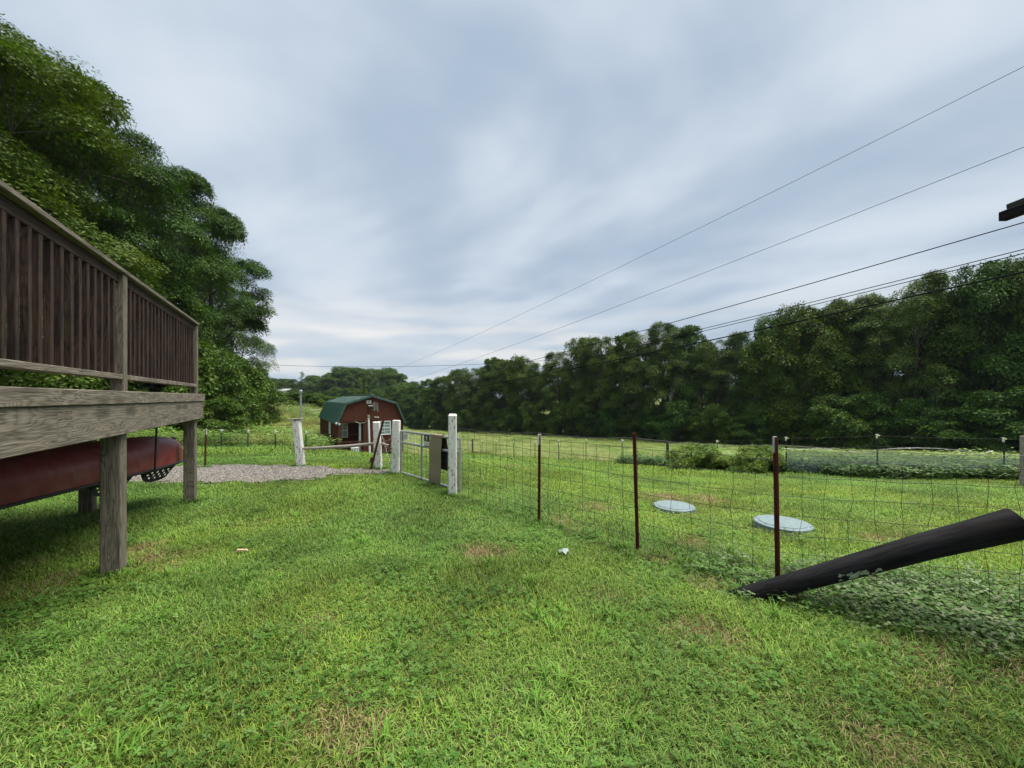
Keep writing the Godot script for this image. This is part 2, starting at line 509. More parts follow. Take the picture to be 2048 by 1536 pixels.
func terrain() -> void:
	var radii := [0.0]
	var r := 0.0
	while r < 3000.0:
		r += clampf(r * 0.045, 0.45, 120.0)
		radii.append(r)
	var segs := 200
	var mb := MB.new()
	for i in radii.size():
		for j in segs + 1:
			var a := TAU * j / segs
			var x := sin(a) * float(radii[i])
			var d := cos(a) * float(radii[i])
			var c := Color(0.075, 0.088, 0.028)
			if d > 6.0:
				var over := d - table(LIM, x)
				var far := Color(0.17, 0.205, 0.06).lerp(Color(0.13, 0.19, 0.045), clampf(0.5 + bump.get_noise_2d(x * 0.4, d * 0.4), 0, 1))
				c = c.lerp(far, smoothstep(0.0, 3.0, over))
			mb.col = c
			var e := 0.3
			var y := gh(x, -d)
			var nn := Vector3(gh(x - e, -d) - gh(x + e, -d), 2 * e, gh(x, -d - e) - gh(x, -d + e)).normalized()
			mb.vert(Vector3(x, y, -d), nn)
	for i in radii.size() - 1:
		for j in segs:
			var a := i * (segs + 1) + j
			var b := a + segs + 1
			if i > 0: mb.tri(a, a + 1, b + 1)
			mb.tri(a, b + 1, b)
	var o := part(self, "ground", mb, M.soil)
	tag(o, "", "", "", "structure")
	# far blue ridge
	var hb := MB.new()
	hb.col = Color(0.05, 0.075, 0.04)
	var hn := noise(7, 0.004, 3)
	var prev := -1
	for j in 90:
		var a := deg_to_rad(-75.0 + j * 1.7)
		var first := hb.v.size()
		for k in 6:
			var d := 2300.0 + k * 110.0
			var y := (70.0 + 50.0 * hn.get_noise_2d(j * 14.0, 5.0)) * sin(k / 5.0 * PI * 0.62) * 1.0 + 14.0 * hn.get_noise_2d(j * 60.0, k * 90.0)
			hb.vert(Vector3(sin(a) * d, y - 2.0 if k > 0 else -10.0, -cos(a) * d), Vector3(-sin(a), 1.0, cos(a)).normalized())
		if prev >= 0:
			for k in 5: hb.tri(prev + k, first + k, first + k + 1); hb.tri(prev + k, first + k + 1, prev + k + 1)
		prev = first
	tag(part(self, "hills", hb, foliage("far_hill", 0.9, 0.0, 0.2)), "", "", "", "structure")

# ------------------------------------------------------------------ grass
func blade_patch(sd: int, count: int, rad: float, len0: float, len1: float, w0: float, w1: float, droop: float, pal: Array) -> ArrayMesh:
	var r := RandomNumberGenerator.new()
	r.seed = sd
	var mb := MB.new()
	for i in count:
		var a := r.randf() * TAU
		var q := sqrt(r.randf()) * rad
		var p := Vector3(cos(a) * q, -0.004, sin(a) * q)
		var az := r.randf() * TAU
		var dir := Vector3(cos(az), 0, sin(az))
		var side := Vector3(-dir.z, 0, dir.x)
		var ln := r.randf_range(len0, len1) * (1.0 if r.randf() < 0.85 else 1.35)
		var w := r.randf_range(w0, w1) * 0.5
		var tilt := r.randf_range(0.1, 0.95)
		var bend := r.randf_range(0.3, 1.6) * droop
		var c0: Color = pal[r.randi() % pal.size()]
		var c := c0.lerp(pal[r.randi() % pal.size()], r.randf() * 0.6)
		mb.col = c * r.randf_range(0.82, 1.18)
		var prev := -1
		var ang := tilt
		for k in 4:
			var up := Vector3.UP * cos(ang) + dir * sin(ang)
			var nn := (dir * -cos(ang) + Vector3.UP * sin(ang)).normalized()
			var ww: float = [0.75, 1.0, 0.75, 0.0][k] * w
			var first := mb.v.size()
			if k < 3:
				mb.vert(p - side * ww, nn); mb.vert(p + side * ww, nn)
			else:
				mb.vert(p, nn)
			if prev >= 0:
				if k < 3:
					mb.tri(prev, prev + 1, first + 1); mb.tri(prev, first + 1, first)
				else:
					mb.tri(prev, prev + 1, first)
			prev = first
			p += up * ln / 3.0
			ang += bend / 3.0
	return mb.mesh()

func clover_patch(sd: int, count: int, rad: float, leaf: float, h0: float, h1: float, pal: Array, lobes := 3) -> ArrayMesh:
	var r := RandomNumberGenerator.new()
	r.seed = sd
	var mb := MB.new()
	for i in count:
		var a := r.randf() * TAU
		var q := sqrt(r.randf()) * rad
		var y := r.randf_range(h0, h1)
		var p := Vector3(cos(a) * q, y, sin(a) * q)
		mb.col = (pal[r.randi() % pal.size()] as Color) * r.randf_range(0.8, 1.2)
		var tilt := Basis(Vector3(r.randf_range(-1, 1), 0, r.randf_range(-1, 1)).normalized(), r.randf_range(0.0, 0.55))
		var a0 := r.randf() * TAU
		var s := leaf * r.randf_range(0.7, 1.25)
		for k in lobes:
			var b := a0 + TAU * k / lobes
			var d := tilt * Vector3(cos(b), 0.12, sin(b))
			var sd2 := tilt * Vector3(-sin(b), 0, cos(b))
			var n := tilt.y
			var i0 := mb.vert(p, n); var i1 := mb.vert(p + d * s * 0.55 + sd2 * s * 0.42, n); var i2 := mb.vert(p + d * s, n); var i3 := mb.vert(p + d * s * 0.55 - sd2 * s * 0.42, n)
			mb.tri(i0, i1, i2); mb.tri(i0, i2, i3)
		# stem
		var w := leaf * 0.06
		var foot := p + Vector3(r.randf_range(-0.02, 0.02), -y - 0.004, r.randf_range(-0.02, 0.02))
		var j0 := mb.vert(foot - Vector3(w, 0, 0), Vector3.BACK); var j1 := mb.vert(foot + Vector3(w, 0, 0), Vector3.BACK); var j2 := mb.vert(p, Vector3.BACK)
		mb.tri(j0, j1, j2)
	return mb.mesh()

var bases := []      # feet of posts, where the mower leaves longer grass
var spots := []      # dry or bare spots: [x, d, rx, rd, kind]
func dryness(x: float, d: float) -> float:
	var t := 0.0
	for s in spots:
		var u := Vector2((x - s[0]) / s[2], (d - s[1]) / s[3]).length()
		t = maxf(t, (1.0 - smoothstep(0.45, 1.15, u)) * s[4])
	return t

func spot(x: float, y: float, rx: float, ry: float, amount := 1.0) -> void:
	var p := ground(x, y)
	var q := ground(x, y - ry)
	var s := ground(x, y + ry)
	spots.append([p.x, -p.z, rx / F * -p.z * 1.15, (s.z - q.z) * 0.62, amount])

func lawn() -> void:
	for s in [[962, 1108, 52, 15, 1.0], [910, 1142, 26, 8, 0.7], [680, 1455, 85, 40, 1.0], [640, 1405, 40, 18, 0.6], [1400, 1264, 78, 20, 0.8], [1530, 1303, 40, 10, 0.8], [620, 1245, 46, 12, 0.55], [1385, 1086, 42, 9, 0.9], [1190, 1015, 30, 5, 0.8], [1010, 932, 22, 3, 0.7], [1720, 1500, 150, 32, 0.75], [1440, 1345, 60, 16, 0.45], [1350, 1000, 90, 10, 0.45], [1760, 1080, 50, 8, 0.6], [1100, 1052, 40, 8, 0.7], [1310, 1118, 40, 9, 0.9], [1430, 1165, 40, 9, 0.8], [330, 1120, 60, 20, 0.5], [150, 1130, 120, 50, 0.2], [1860, 1345, 60, 14, 0.8], [1960, 1330, 120, 60, 0.55], [380, 1340, 30, 10, 0.5], [1250, 1195, 60, 12, 0.4]]:
		spot(s[0], s[1], s[2], s[3], s[4])
	var fresh := [Color(0.148, 0.27, 0.040), Color(0.11, 0.22, 0.033), Color(0.185, 0.295, 0.055), Color(0.08, 0.17, 0.027), Color(0.23, 0.285, 0.08)]
	var dry := [Color(0.35, 0.285, 0.15), Color(0.25, 0.185, 0.09), Color(0.14, 0.095, 0.05), Color(0.27, 0.25, 0.095), Color(0.45, 0.38, 0.22)]
	var near := []
	var mid := []
	var far := []
	var dead := []
	var clov := []
	var tuft := []
	for k in 4:
		near.append(blade_patch(100 + k, 180, 0.16, 0.022, 0.072, 0.0026, 0.0062, 1.5, fresh))
		mid.append(blade_patch(110 + k, 210, 0.28, 0.028, 0.075, 0.004, 0.008, 1.4, fresh))
	for k in 3:
		far.append(blade_patch(120 + k, 190, 0.55, 0.05, 0.11, 0.009, 0.017, 1.1, fresh))
		dead.append(blade_patch(130 + k, 170, 0.16, 0.03, 0.075, 0.0024, 0.005, 1.7, dry))
	for k in 2:
		clov.append(clover_patch(140 + k, 36, 0.14, 0.015, 0.02, 0.055, [Color(0.065, 0.155, 0.024), Color(0.085, 0.185, 0.033), Color(0.115, 0.205, 0.05)]))
		tuft.append(blade_patch(150 + k, 22, 0.05, 0.10, 0.19, 0.005, 0.010, 1.5, [Color(0.12, 0.25, 0.035), Color(0.15, 0.28, 0.05), Color(0.095, 0.21, 0.03)]))
	var X := {}
	var C := {}
	var meshes := near + mid + far + dead + clov + tuft
	for m in meshes: X[m] = []; C[m] = []
	var tone := noise(201, 0.55, 3)
	var hue := noise(202, 0.22, 2)
	var cn := noise(203, 0.8, 2)
	rng.seed = 5
	var zones := [[0.25, 4.6, 0.118], [4.6, 11.0, 0.2], [11.0, 34.0, 0.45]]
	for zi in 3:
		var zn: Array = zones[zi]
		var d: float = zn[0]
		while d < zn[1]:
			var lim := 1.42 * d + 1.2
			var x := -lim
			while x < lim:
				var xx: float = x + rr(-0.5, 0.5) * zn[2]
				var dd: float = d + rr(-0.5, 0.5) * zn[2]
				x += zn[2]
				if zi == 2 and (dd > table(LIM, xx) + 0.4): continue
				if in_gravel(xx, dd): continue
				if xx > 1.0 and zi == 0 and weedy(xx, dd) > 0.75 and rng.randf() < 0.3: continue
				if near_lid(xx, dd): continue
				var t := dryness(xx, dd)
				var set_: Array = [near, mid, far][zi]
				var isdry := false
				if t > 0.45 and zi < 2 and rng.randf() < 0.45: continue
				if t > 0.0 and rng.randf() < t * (1.3 if zi < 2 else 0.6):
					if zi < 2: set_ = dead
					isdry = true
				var m: ArrayMesh = set_[rng.randi() % set_.size()]
				var v := 1.0 + tone.get_noise_2d(xx, dd) * 0.5 + cn.get_noise_2d(xx * 2.2 + 70.0, dd * 2.2) * 0.25 + rr(-0.12, 0.12)
				var drift := hue.get_noise_2d(xx, dd) * 0.5 + cn.get_noise_2d(xx * 1.5, dd * 1.5) * 0.25
				var tint := Color(v * (1.0 + drift * 0.4), v * (1.0 + drift * 0.08), v * (1.0 - drift * 0.4))     # from place to place over the lawn; each blade is one colour
				if isdry and zi == 2: tint = Color(1.5, 1.08, 1.5)
				elif xx > -1.0 and dd > 6.4 - 0.71 * (xx + 1.0): tint = Color(tint.r * 1.22, tint.g * 1.15, tint.b * 1.1)   # grass beyond the front fence is tinted paler
				if isdry and zi < 2: tint = Color(1.0, 0.99, 0.95) * rr(0.7, 1.1)
				var sc := rr(0.7, 1.3) * (1.0 + tone.get_noise_2d(xx * 1.4 + 50.0, dd * 1.4) * 0.6)
				var w := 1.45 if zi == 1 and isdry else 1.0
				var b := Basis(Vector3.UP, rng.randf() * TAU).scaled(Vector3(w, sc, w))
				X[m].append(Transform3D(b, on(xx, dd)))
				C[m].append(tint)
				if zi < 2 and not isdry:
					var cv := cn.get_noise_2d(xx * 0.9 + 20.0, dd * 0.9)
					if cv > -0.05 and rng.randf() < (0.38 if xx < 0.3 and dd < 3.6 else 0.24):
						var cm: ArrayMesh = clov[rng.randi() % 2]
						X[cm].append(Transform3D(Basis(Vector3.UP, rng.randf() * TAU).scaled(Vector3.ONE * rr(0.8, 1.25)), on(xx, dd)))
						C[cm].append(Color(v, v, v))
					elif rng.randf() < (0.07 if zi == 0 else 0.04):
						var tm: ArrayMesh = tuft[rng.randi() % 2]
						X[tm].append(Transform3D(Basis(Vector3.UP, rng.randf() * TAU).scaled(Vector3.ONE * rr(0.45, 1.0)), on(xx, dd)))
						C[tm].append(Color(v, v, v))
			d += zn[2]
	for f in bases:
		if -f.z > 12.0: continue
		for k in 16:
			var a := rr(0, TAU)
			var q := rr(0.06, 0.19)
			var tm: ArrayMesh = tuft[rng.randi() % 2]
			X[tm].append(Transform3D(Basis(Vector3.UP, rr(0, TAU)).scaled(Vector3.ONE * rr(0.5, 0.95)), on(f.x + cos(a) * q, -f.z + sin(a) * q)))
			var v := rr(0.65, 1.05)
			C[tm].append(Color(v, v * 0.95, v))
	for i in fence_line.size() - 1:
		for k in int((fence_line[i] as Vector2).distance_to(fence_line[i + 1]) * 26.0):
			var p: Vector2 = (fence_line[i] as Vector2).lerp(fence_line[i + 1], rng.randf()) + Vector2(rr(-0.09, 0.09), rr(-0.09, 0.09))
			var tm: ArrayMesh = tuft[rng.randi() % 2] if rng.randf() < 0.6 else dead[rng.randi() % 3]
			X[tm].append(Transform3D(Basis(Vector3.UP, rr(0, TAU)).scaled(Vector3.ONE * rr(0.45, 0.9)), on(p.x, p.y)))
			var v := rr(0.6, 1.0)
			C[tm].append(Color(v, v, v))
	var names := {}
	for m in near: names[m] = ["lawn_grass", "short green lawn grass of the yard", "grass"]
	for m in mid: names[m] = ["lawn_grass", "short green lawn grass of the yard", "grass"]
	for m in far: names[m] = ["lawn_grass", "short green lawn grass of the yard", "grass"]
	for m in dead: names[m] = ["dry_grass", "dry tan and brown grass in patches of the lawn", "grass"]
	for m in clov: names[m] = ["clover", "low clover growing among the lawn grass", "clover"]
	for m in tuft: names[m] = ["coarse_grass", "coarse bright green crabgrass tufts in the lawn", "grass"]
	for m in meshes:
		if X[m].size() == 0: continue
		var o := copies(self, names[m][0], m, M.grass, X[m], C[m])
		tag(o, names[m][1], names[m][2], "", "stuff")

var lids := []
func near_lid(x: float, d: float) -> bool:
	for l in lids:
		if Vector2(x, d).distance_to(l) < 0.37: return true
	return false

var fence_line := []     # (x, d) of the front fence
func weedy(x: float, d: float) -> float:      # weeds stand along the front fence on the right
	var p := Vector2(x, d)
	var best := 9.0
	for i in range(2, fence_line.size() - 1):
		best = minf(best, p.distance_to(Geometry2D.get_closest_point_to_segment(p, fence_line[i], fence_line[i + 1])))
	return (1.0 - smoothstep(0.1, 0.5 + 0.4 * smoothstep(2.2, 3.4, x), best)) * smoothstep(1.5, 2.9, x)

# ------------------------------------------------------------------ trees and shrubs
func leaf_clump(sd: int, count: int, leaf: float, aspect: float, droop: float, pal: Array) -> ArrayMesh:
	var r := RandomNumberGenerator.new()
	r.seed = sd
	var mb := MB.new()
	for i in count:
		var d := Vector3(r.randf_range(-1, 1), r.randf_range(-0.7, 1), r.randf_range(-1, 1))
		if d.length() > 1.0: d = d.normalized() * r.randf_range(0.5, 1.0)
		var out := (d + Vector3(r.randf_range(-0.6, 0.6), r.randf_range(-0.4, 0.4) - droop, r.randf_range(-0.6, 0.6))).normalized()
		var up := (Vector3.UP + Vector3(r.randf_range(-0.45, 0.45), 0, r.randf_range(-0.45, 0.45))).normalized()
		var side := out.cross(up).normalized()
		var nn := side.cross(out).normalized()
		var l := leaf * r.randf_range(0.5, 1.4)
		var w := l * aspect
		mb.col = (pal[r.randi() % pal.size()] as Color).lerp(pal[r.randi() % pal.size()], 0.5)
		var a := mb.vert(d, nn); var b := mb.vert(d + out * l * 0.45 + side * w * 0.5 + nn * w * 0.18, (nn + side * -0.3).normalized()); var c := mb.vert(d + out * l - nn * l * 0.12, nn); var e := mb.vert(d + out * l * 0.45 - side * w * 0.5 + nn * w * 0.18, (nn + side * 0.3).normalized())
		mb.tri(a, b, c); mb.tri(a, c, e)
	return mb.mesh()

var clumps := {}
func tree_kind(sd: int, h: float, rad: float, low: float, lobes: int, subs: int, per: int, clump: float, kind: String, spiky := 0.0, extra := []) -> Dictionary:
	# one kind of tree of its own height: a trunk mesh with limbs and a crown mesh of leaves in billows
	var r := RandomNumberGenerator.new()
	r.seed = sd
	var tb := MB.new()
	var lean := Vector3(r.randf_range(-0.4, 0.4), 0, r.randf_range(-0.4, 0.4)) * h * 0.06
	var tr := h * 0.011 + 0.012 * h
	var spine := []
	var rads := []
	for k in 8:
		var t := k / 7.0
		spine.append(Vector3(lean.x * t * t + sin(t * 5.0 + sd) * 0.012 * h, -0.3 + t * h * 0.86, lean.z * t * t + cos(t * 4.0 + sd) * 0.012 * h))
		rads.append(tr * (1.25 if k == 0 else 1.0) * (1.0 - 0.86 * t))
	tb.tube(spine, rads, 7)
	var balls := []      # [centre, radius, outward, share of clumps]
	for i in lobes:
		var f := (i + 0.5) / lobes
		var u := f
		var prof := pow(maxf(sin(PI * lerpf(0.2, 0.96, u)), 0.0), 0.8)
		var a := i * 2.39996 + r.randf_range(-0.4, 0.4)
		var q := rad * prof * r.randf_range(0.5, 0.78)
		var lr := rad * r.randf_range(0.30, 0.44) * (0.72 + 0.4 * prof)
		var y := lerpf(low, 1.0, u) * h
		var c := Vector3(cos(a) * q, minf(y, h - lr * 0.9), sin(a) * q) + lean * u * u
		var base: Vector3 = spine[clampi(int(7.0 * (c.y / h - 0.12 - 0.4 * q / h) / 0.86), 1, 7)]
		var mid := base.lerp(c, 0.5) + Vector3(0, -0.03 * h * r.randf(), 0)
		tb.tube([base, mid, c], [tr * 0.26, tr * 0.16, tr * 0.08], 5, false)
		for k in subs:
			var o := Vector3(r.randfn(), r.randfn() * 0.8 + 0.35, r.randfn())
			o = (o.normalized() + Vector3(cos(a), 0.15, sin(a)) * 0.55).normalized()
			var sr := lr * r.randf_range(0.36, 0.66)
			var sc := c + o * Vector3(1, lerpf(0.9, 1.5, spiky), 1) * lr * r.randf_range(0.6, 1.0)
			balls.append([sc, sr, o, 1.0])
			tb.tube([c, c.lerp(sc, 0.6), sc + o * sr * 0.5], [tr * 0.07, tr * 0.045, tr * 0.015], 4, false)
	for e in extra:
		var c: Vector3 = e[0]
		var base: Vector3 = spine[clampi(int(7.0 * (c.y / h - 0.05) / 0.86), 1, 7)]
		tb.tube([base, base.lerp(c, 0.5) + Vector3(0, 0.25, 0), c], [tr * 0.3, tr * 0.18, tr * 0.06], 5, false)
		for k in 9:
			var o := Vector3(r.randfn(), r.randfn() * 0.7, r.randfn()).normalized()
			var sc := c + o * float(e[1]) * r.randf_range(0.3, 1.0)
			balls.append([sc, float(e[1]) * 0.36, o, e[2]])
			tb.tube([base.lerp(c, r.randf_range(0.6, 0.95)), sc], [tr * 0.06, tr * 0.02], 4, false)
	var src: Array = (clumps[kind] as ArrayMesh).surface_get_arrays(0)
	var bv: PackedVector3Array = src[Mesh.ARRAY_VERTEX]
	var bn: PackedVector3Array = src[Mesh.ARRAY_NORMAL]
	var bc: PackedColorArray = src[Mesh.ARRAY_COLOR]
	var bi: PackedInt32Array = src[Mesh.ARRAY_INDEX]
	var tints := []
	for k in 24:
		var v := r.randf_range(0.72, 1.28)
		var w := r.randf_range(-0.2, 0.35)
		var pc := PackedColorArray()
		for c in bc: pc.append(Color(c.r * v * (1.0 + w * 0.6), c.g * v, c.b * v * (1.0 - w * 0.5)))
		tints.append(pc)
	var V := PackedVector3Array()
	var N := PackedVector3Array()
	var C := PackedColorArray()
	var I := PackedInt32Array()
	for b in balls:
		var c: Vector3 = b[0]
		var lr: float = b[1]
		var t0 := r.randi() % 20
		for k in int(per * b[3]):
			var d := Vector3(r.randfn(), absf(r.randfn()) * 0.95 - 0.25, r.randfn()).normalized()
			d = (d + (b[2] as Vector3) * 0.35).normalized()
			var p := c + d * Vector3(1, lerpf(0.66, 1.4, spiky), 1) * lr * (r.randf_range(0.8, 1.02) if r.randf() < 0.93 else r.randf_range(1.05, 1.4))
			if p.y < 0.02 * h: continue
			var y := (d * 0.6 + Vector3.UP * 0.7 + Vector3(r.randf_range(-0.4, 0.4), 0, r.randf_range(-0.4, 0.4))).normalized()
			var x := y.cross(Vector3(r.randf_range(-1, 1), r.randf_range(-1, 1), r.randf_range(-1, 1))).normalized()
			var s := clump * r.randf_range(0.7, 1.25)
			var ob := Basis(x, y, x.cross(y).normalized())
			var first := V.size()
			V.append_array(Transform3D(ob.scaled_local(Vector3(s, s * r.randf_range(0.3, 0.55), s)), p) * bv)
			N.append_array(Transform3D(ob, Vector3.ZERO) * bn)
			C.append_array(tints[(t0 + r.randi() % 5) % 24])
			for q in bi: I.append(q + first)
	var arr := []
	arr.resize(Mesh.ARRAY_MAX)
	arr[Mesh.ARRAY_VERTEX] = V; arr[Mesh.ARRAY_NORMAL] = N; arr[Mesh.ARRAY_COLOR] = C; arr[Mesh.ARRAY_INDEX] = I
	var m := ArrayMesh.new()
	m.add_surface_from_arrays(Mesh.PRIMITIVE_TRIANGLES, arr)
	return {"h": h, "trunk": tb.mesh(), "crown": m, "r": rad}

func bake(kind: String, xfs: Array, cols: Array) -> ArrayMesh:
	var src: Array = (clumps[kind] as ArrayMesh).surface_get_arrays(0)
	var mb := MB.new()
	for k in xfs.size():
		var first := mb.v.size()
		var t: Transform3D = xfs[k]
		mb.v.append_array(t * (src[Mesh.ARRAY_VERTEX] as PackedVector3Array))
		mb.n.append_array(Transform3D(t.basis.orthonormalized(), Vector3.ZERO) * (src[Mesh.ARRAY_NORMAL] as PackedVector3Array))
		for c in src[Mesh.ARRAY_COLOR]: mb.c.append(c * cols[k])
		for q in src[Mesh.ARRAY_INDEX]: mb.idx.append(q + first)
	mb.uv.resize(mb.v.size())
	return mb.mesh()

const TONE := {"leaves": "mid green", "leaves_yellow": "yellowish green", "leaves_deep": "deep green", "weed_leaves": ""}
func plant_tree(k: Dictionary, called: String, label: String, category: String, group: String, at: Vector3, high: float, wide: float, turn: float, mat_leaf: Material = null) -> Node3D:
	var tone: String = TONE[mat_leaf.resource_name if mat_leaf else "leaves"]
	var o := thing(called, label.replace("TONE", tone), category, at, turn, group)
	var s := high / float(k.h)
	var sw := wide / float(k.r)
	var tk := part(o, "trunk" if category == "tree" else "stems", k.trunk, M.bark)
	tk.scale = Vector3(sw, s, sw)
	var cr := part(o, "crown" if category == "tree" else "foliage", k.crown, mat_leaf if mat_leaf else M.leaves)
	cr.scale = Vector3(sw, s, sw)
	return o

func woods() -> void:
	var green := [Color(0.062, 0.126, 0.015), Color(0.083, 0.155, 0.019), Color(0.046, 0.098, 0.014), Color(0.12, 0.185, 0.025)]
	clumps["near"] = leaf_clump(300, 34, 0.30, 0.5, 0.25, green)
	clumps["broad"] = leaf_clump(301, 22, 0.46, 0.55, 0.15, green)
	clumps["fine"] = leaf_clump(302, 24, 0.44, 0.42, 0.3, [Color(0.066, 0.125, 0.019), Color(0.09, 0.155, 0.026), Color(0.05, 0.098, 0.016), Color(0.135, 0.18, 0.04)])
	clumps["bush"] = leaf_clump(303, 40, 0.36, 0.6, 0.05, [Color(0.15, 0.255, 0.035), Color(0.19, 0.29, 0.05), Color(0.11, 0.20, 0.03)])
	var T := []
	T.append(tree_kind(401, 18.0, 5.5, 0.08, 24, 6, 34, 0.50, "near"))
	T.append(tree_kind(402, 17.0, 5.0, 0.06, 22, 6, 33, 0.48, "near"))
	T.append(tree_kind(403, 15.0, 4.0, 0.03, 20, 6, 28, 0.46, "fine", 0.35))
	T.append(tree_kind(404, 14.0, 4.4, 0.03, 20, 6, 28, 0.50, "broad", 0.0))
	T.append(tree_kind(405, 15.0, 3.6, 0.06, 18, 6, 25, 0.42, "fine", 0.5))
	T.append(tree_kind(408, 18.2, 4.1, 0.06, 20, 6, 31, 0.48, "near", 0.0, [[Vector3(4.4, 10.7, 0.3), 1.15, 0.34], [Vector3(3.9, 13.0, 0), 1.1, 0.5], [Vector3(3.5, 8.6, -0.4), 1.0, 0.4], [Vector3(1.8, 16.6, 0.2), 1.3, 0.7], [Vector3(5.0, 9.4, 0.2), 0.7, 0.3]]))
	T.append(tree_kind(409, 13.0, 5.2, 0.03, 22, 6, 26, 0.58, "broad", 0.35))
	var B := tree_kind(406, 4.0, 2.2, 0.02, 13, 6, 20, 0.36, "broad")
	var lg := "trees of the grove beyond the deck"
	# the grove on the left: [photo x, depth, photo y of the top, radius, kind]
	for t in [[-140, 16.0, 0, 5.6, 0], [60, 20.5, 120, 5.4, 1], [215, 24.5, 265, 4.9, 0], [340, 30.0, 330, 4.4, 1], [425, 36.0, 418, 4.1, 5], [468, 44.0, 565, 3.4, 1], [100, 33.0, 200, 5.5, 0], [290, 40.0, 360, 5.5, 1], [-60, 27.0, 60, 5.5, 1], [380, 50.0, 470, 5.0, 0]]:
		var d: float = t[1]
		var x := (float(t[0]) - HX) / F * d
		var at := on(x, d)
		var top := px(t[0], t[2], d).y
		plant_tree(T[t[4]], "grove_tree", "tall dense TONE tree in the grove rising behind the wooden deck", "tree", lg, at, top - at.y, t[3], 0.0 if t[4] == 5 else rr(0, TAU), M[["leaves", "leaves_deep", "leaves_yellow", "leaves_deep"][rng.randi() % 4]])
	for t in [[410, 25.0, 700, 2.3], [455, 30.0, 720, 2.6], [490, 36.0, 735, 2.6], [350, 23.0, 690, 2.4], [300, 22.0, 700, 2.4], [500, 52.0, 752, 3.0], [512, 75.0, 757, 3.4], [430, 22.0, 800, 1.5]]:
		var d: float = t[1]
		var at := on((float(t[0]) - HX) / F * d, d)
		plant_tree(B, "understory_bush", "leafy green bush at the foot of the tall grove", "bush", "bushes at the foot of the grove", at, px(t[0], t[2], d).y - at.y, t[3], rr(0, TAU))
	# the wood on the right
	var tops := [[780, 775], [830, 762], [900, 748], [960, 728], [1010, 713], [1060, 716], [1100, 733], [1140, 692], [1200, 677], [1260, 657], [1300, 662], [1360, 642], [1420, 662], [1450, 700], [1485, 668], [1560, 643], [1600, 625], [1700, 600], [1760, 590], [1810, 568], [1860, 560], [1905, 578], [1950, 545], [2000, 533], [2048, 522], [2400, 480]]
	var rg := "trees of the wood beyond the pasture"
	var x := 790.0
	var n := 0
	while x < 2420.0:
		var d := 1.0 / lerpf(1.0 / 105.0, 1.0 / 32.0, (x - 830.0) / 1218.0) + rr(-0.5, 2.5)
		var wide := rr(3.3, 4.3)
		var k: int = [2, 3, 4, 2, 6, 4, 3, 2][n % 8]
		if x > 1480 and k == 4: k = 6
		if x < 1100: k = [3, 6, 2, 3][n % 4]
		var at := on((x - HX) / F * d, d)
		plant_tree(T[k], "wood_tree", "tall TONE tree at the edge of the wood beyond the pasture", "tree", rg, at, px(x, table(tops, x) + rr(-6, 10), d).y - at.y, wide, rr(0, TAU), M[["leaves", "leaves_yellow", "leaves_deep", "leaves"][rng.randi() % 4]])
		x += wide / d * F * rr(0.85, 1.1)
		n += 1
	x = 830.0
	while x < 2300.0:      # second row
		var d := (1.0 / lerpf(1.0 / 105.0, 1.0 / 32.0, (x - 830.0) / 1218.0)) + rr(7.0, 10.0)
		var wide := rr(4.0, 5.0)
		var at := on((x - HX) / F * d, d)
		plant_tree(T[[6, 3, 6][n % 3]], "wood_tree", "tall TONE tree standing deeper in the wood beyond the pasture", "tree", "trees deeper in the wood", at, px(x, table(tops, x) + rr(18, 45), d).y - at.y, wide, rr(0, TAU), M[["leaves", "leaves_deep"][n % 2]])
		x += wide / d * F * rr(1.2, 1.5)
		n += 1
	x = 800.0
	while x < 2300.0:      # shrubs along the edge
		var d := (1.0 / lerpf(1.0 / 105.0, 1.0 / 32.0, (x - 830.0) / 1218.0)) - rr(1.0, 3.5)
		var wide := rr(1.8, 2.8)
		var at := on((x - HX) / F * d, d)
		plant_tree(B, "edge_bush", "shaggy TONE bush along the edge of the wood", "bush", "bushes along the edge of the wood", at, rr(2.6, 6.5), wide, rr(0, TAU), M[["leaves", "leaves_yellow", "leaves_deep"][rng.randi() % 3]])
		x += wide / d * F * rr(0.8, 1.3)
	# far trees on the rise
	for t in [[545, 170, 757, 6], [562, 175, 765, 6], [580, 180, 758, 6], [625, 190, 752, 6], [645, 180, 757, 6], [668, 175, 745, 7], [690, 172, 736, 8], [712, 175, 738, 8], [735, 180, 752, 6], [752, 170, 741, 7], [775, 165, 739, 7], [793, 160, 748, 6], [815, 150, 768, 6], [610, 185, 768, 6]]:
		var d: float = t[1]
		var at := on((float(t[0]) - HX) / F * d, d)
		plant_tree(T[[6, 3, 6][n % 3]], "distant_tree", "distant rounded tree on the rise behind the red shed", "tree", "distant trees on the rise", at, px(t[0], t[2], d).y - at.y, t[3], rr(0, TAU))
		n += 1
	for t in [[540, 150, 780, 3], [590, 150, 779, 3], [650, 140, 782, 3], [672, 145, 776, 3], [700, 140, 778, 4], [725, 140, 780, 3], [755, 140, 781, 4]]:
		var d: float = t[1]
		var at := on((float(t[0]) - HX) / F * d, d)
		plant_tree(B, "distant_bush", "small distant bush at the top of the sloping field", "bush", "distant bushes above the field", at, maxf(px(t[0], t[2], d).y - at.y, 2.0), t[3], rr(0, TAU))
	# hedge across the field left of the shed
	for t in [[520, 66, 812], [548, 64, 817], [575, 62, 820], [600, 61, 822], [628, 60, 818], [655, 60, 820]]:
		var d: float = t[1]
		var at := on((float(t[0]) - HX) / F * d, d)
		plant_tree(B, "hedge_bush", "dark bush in the hedge across the sloping field", "bush", "hedge across the field", at, maxf(px(t[0], t[2], d).y - at.y, 2.2), 1.9, rr(0, TAU))
	# a conifer on the rise
	var cb := MB.new()
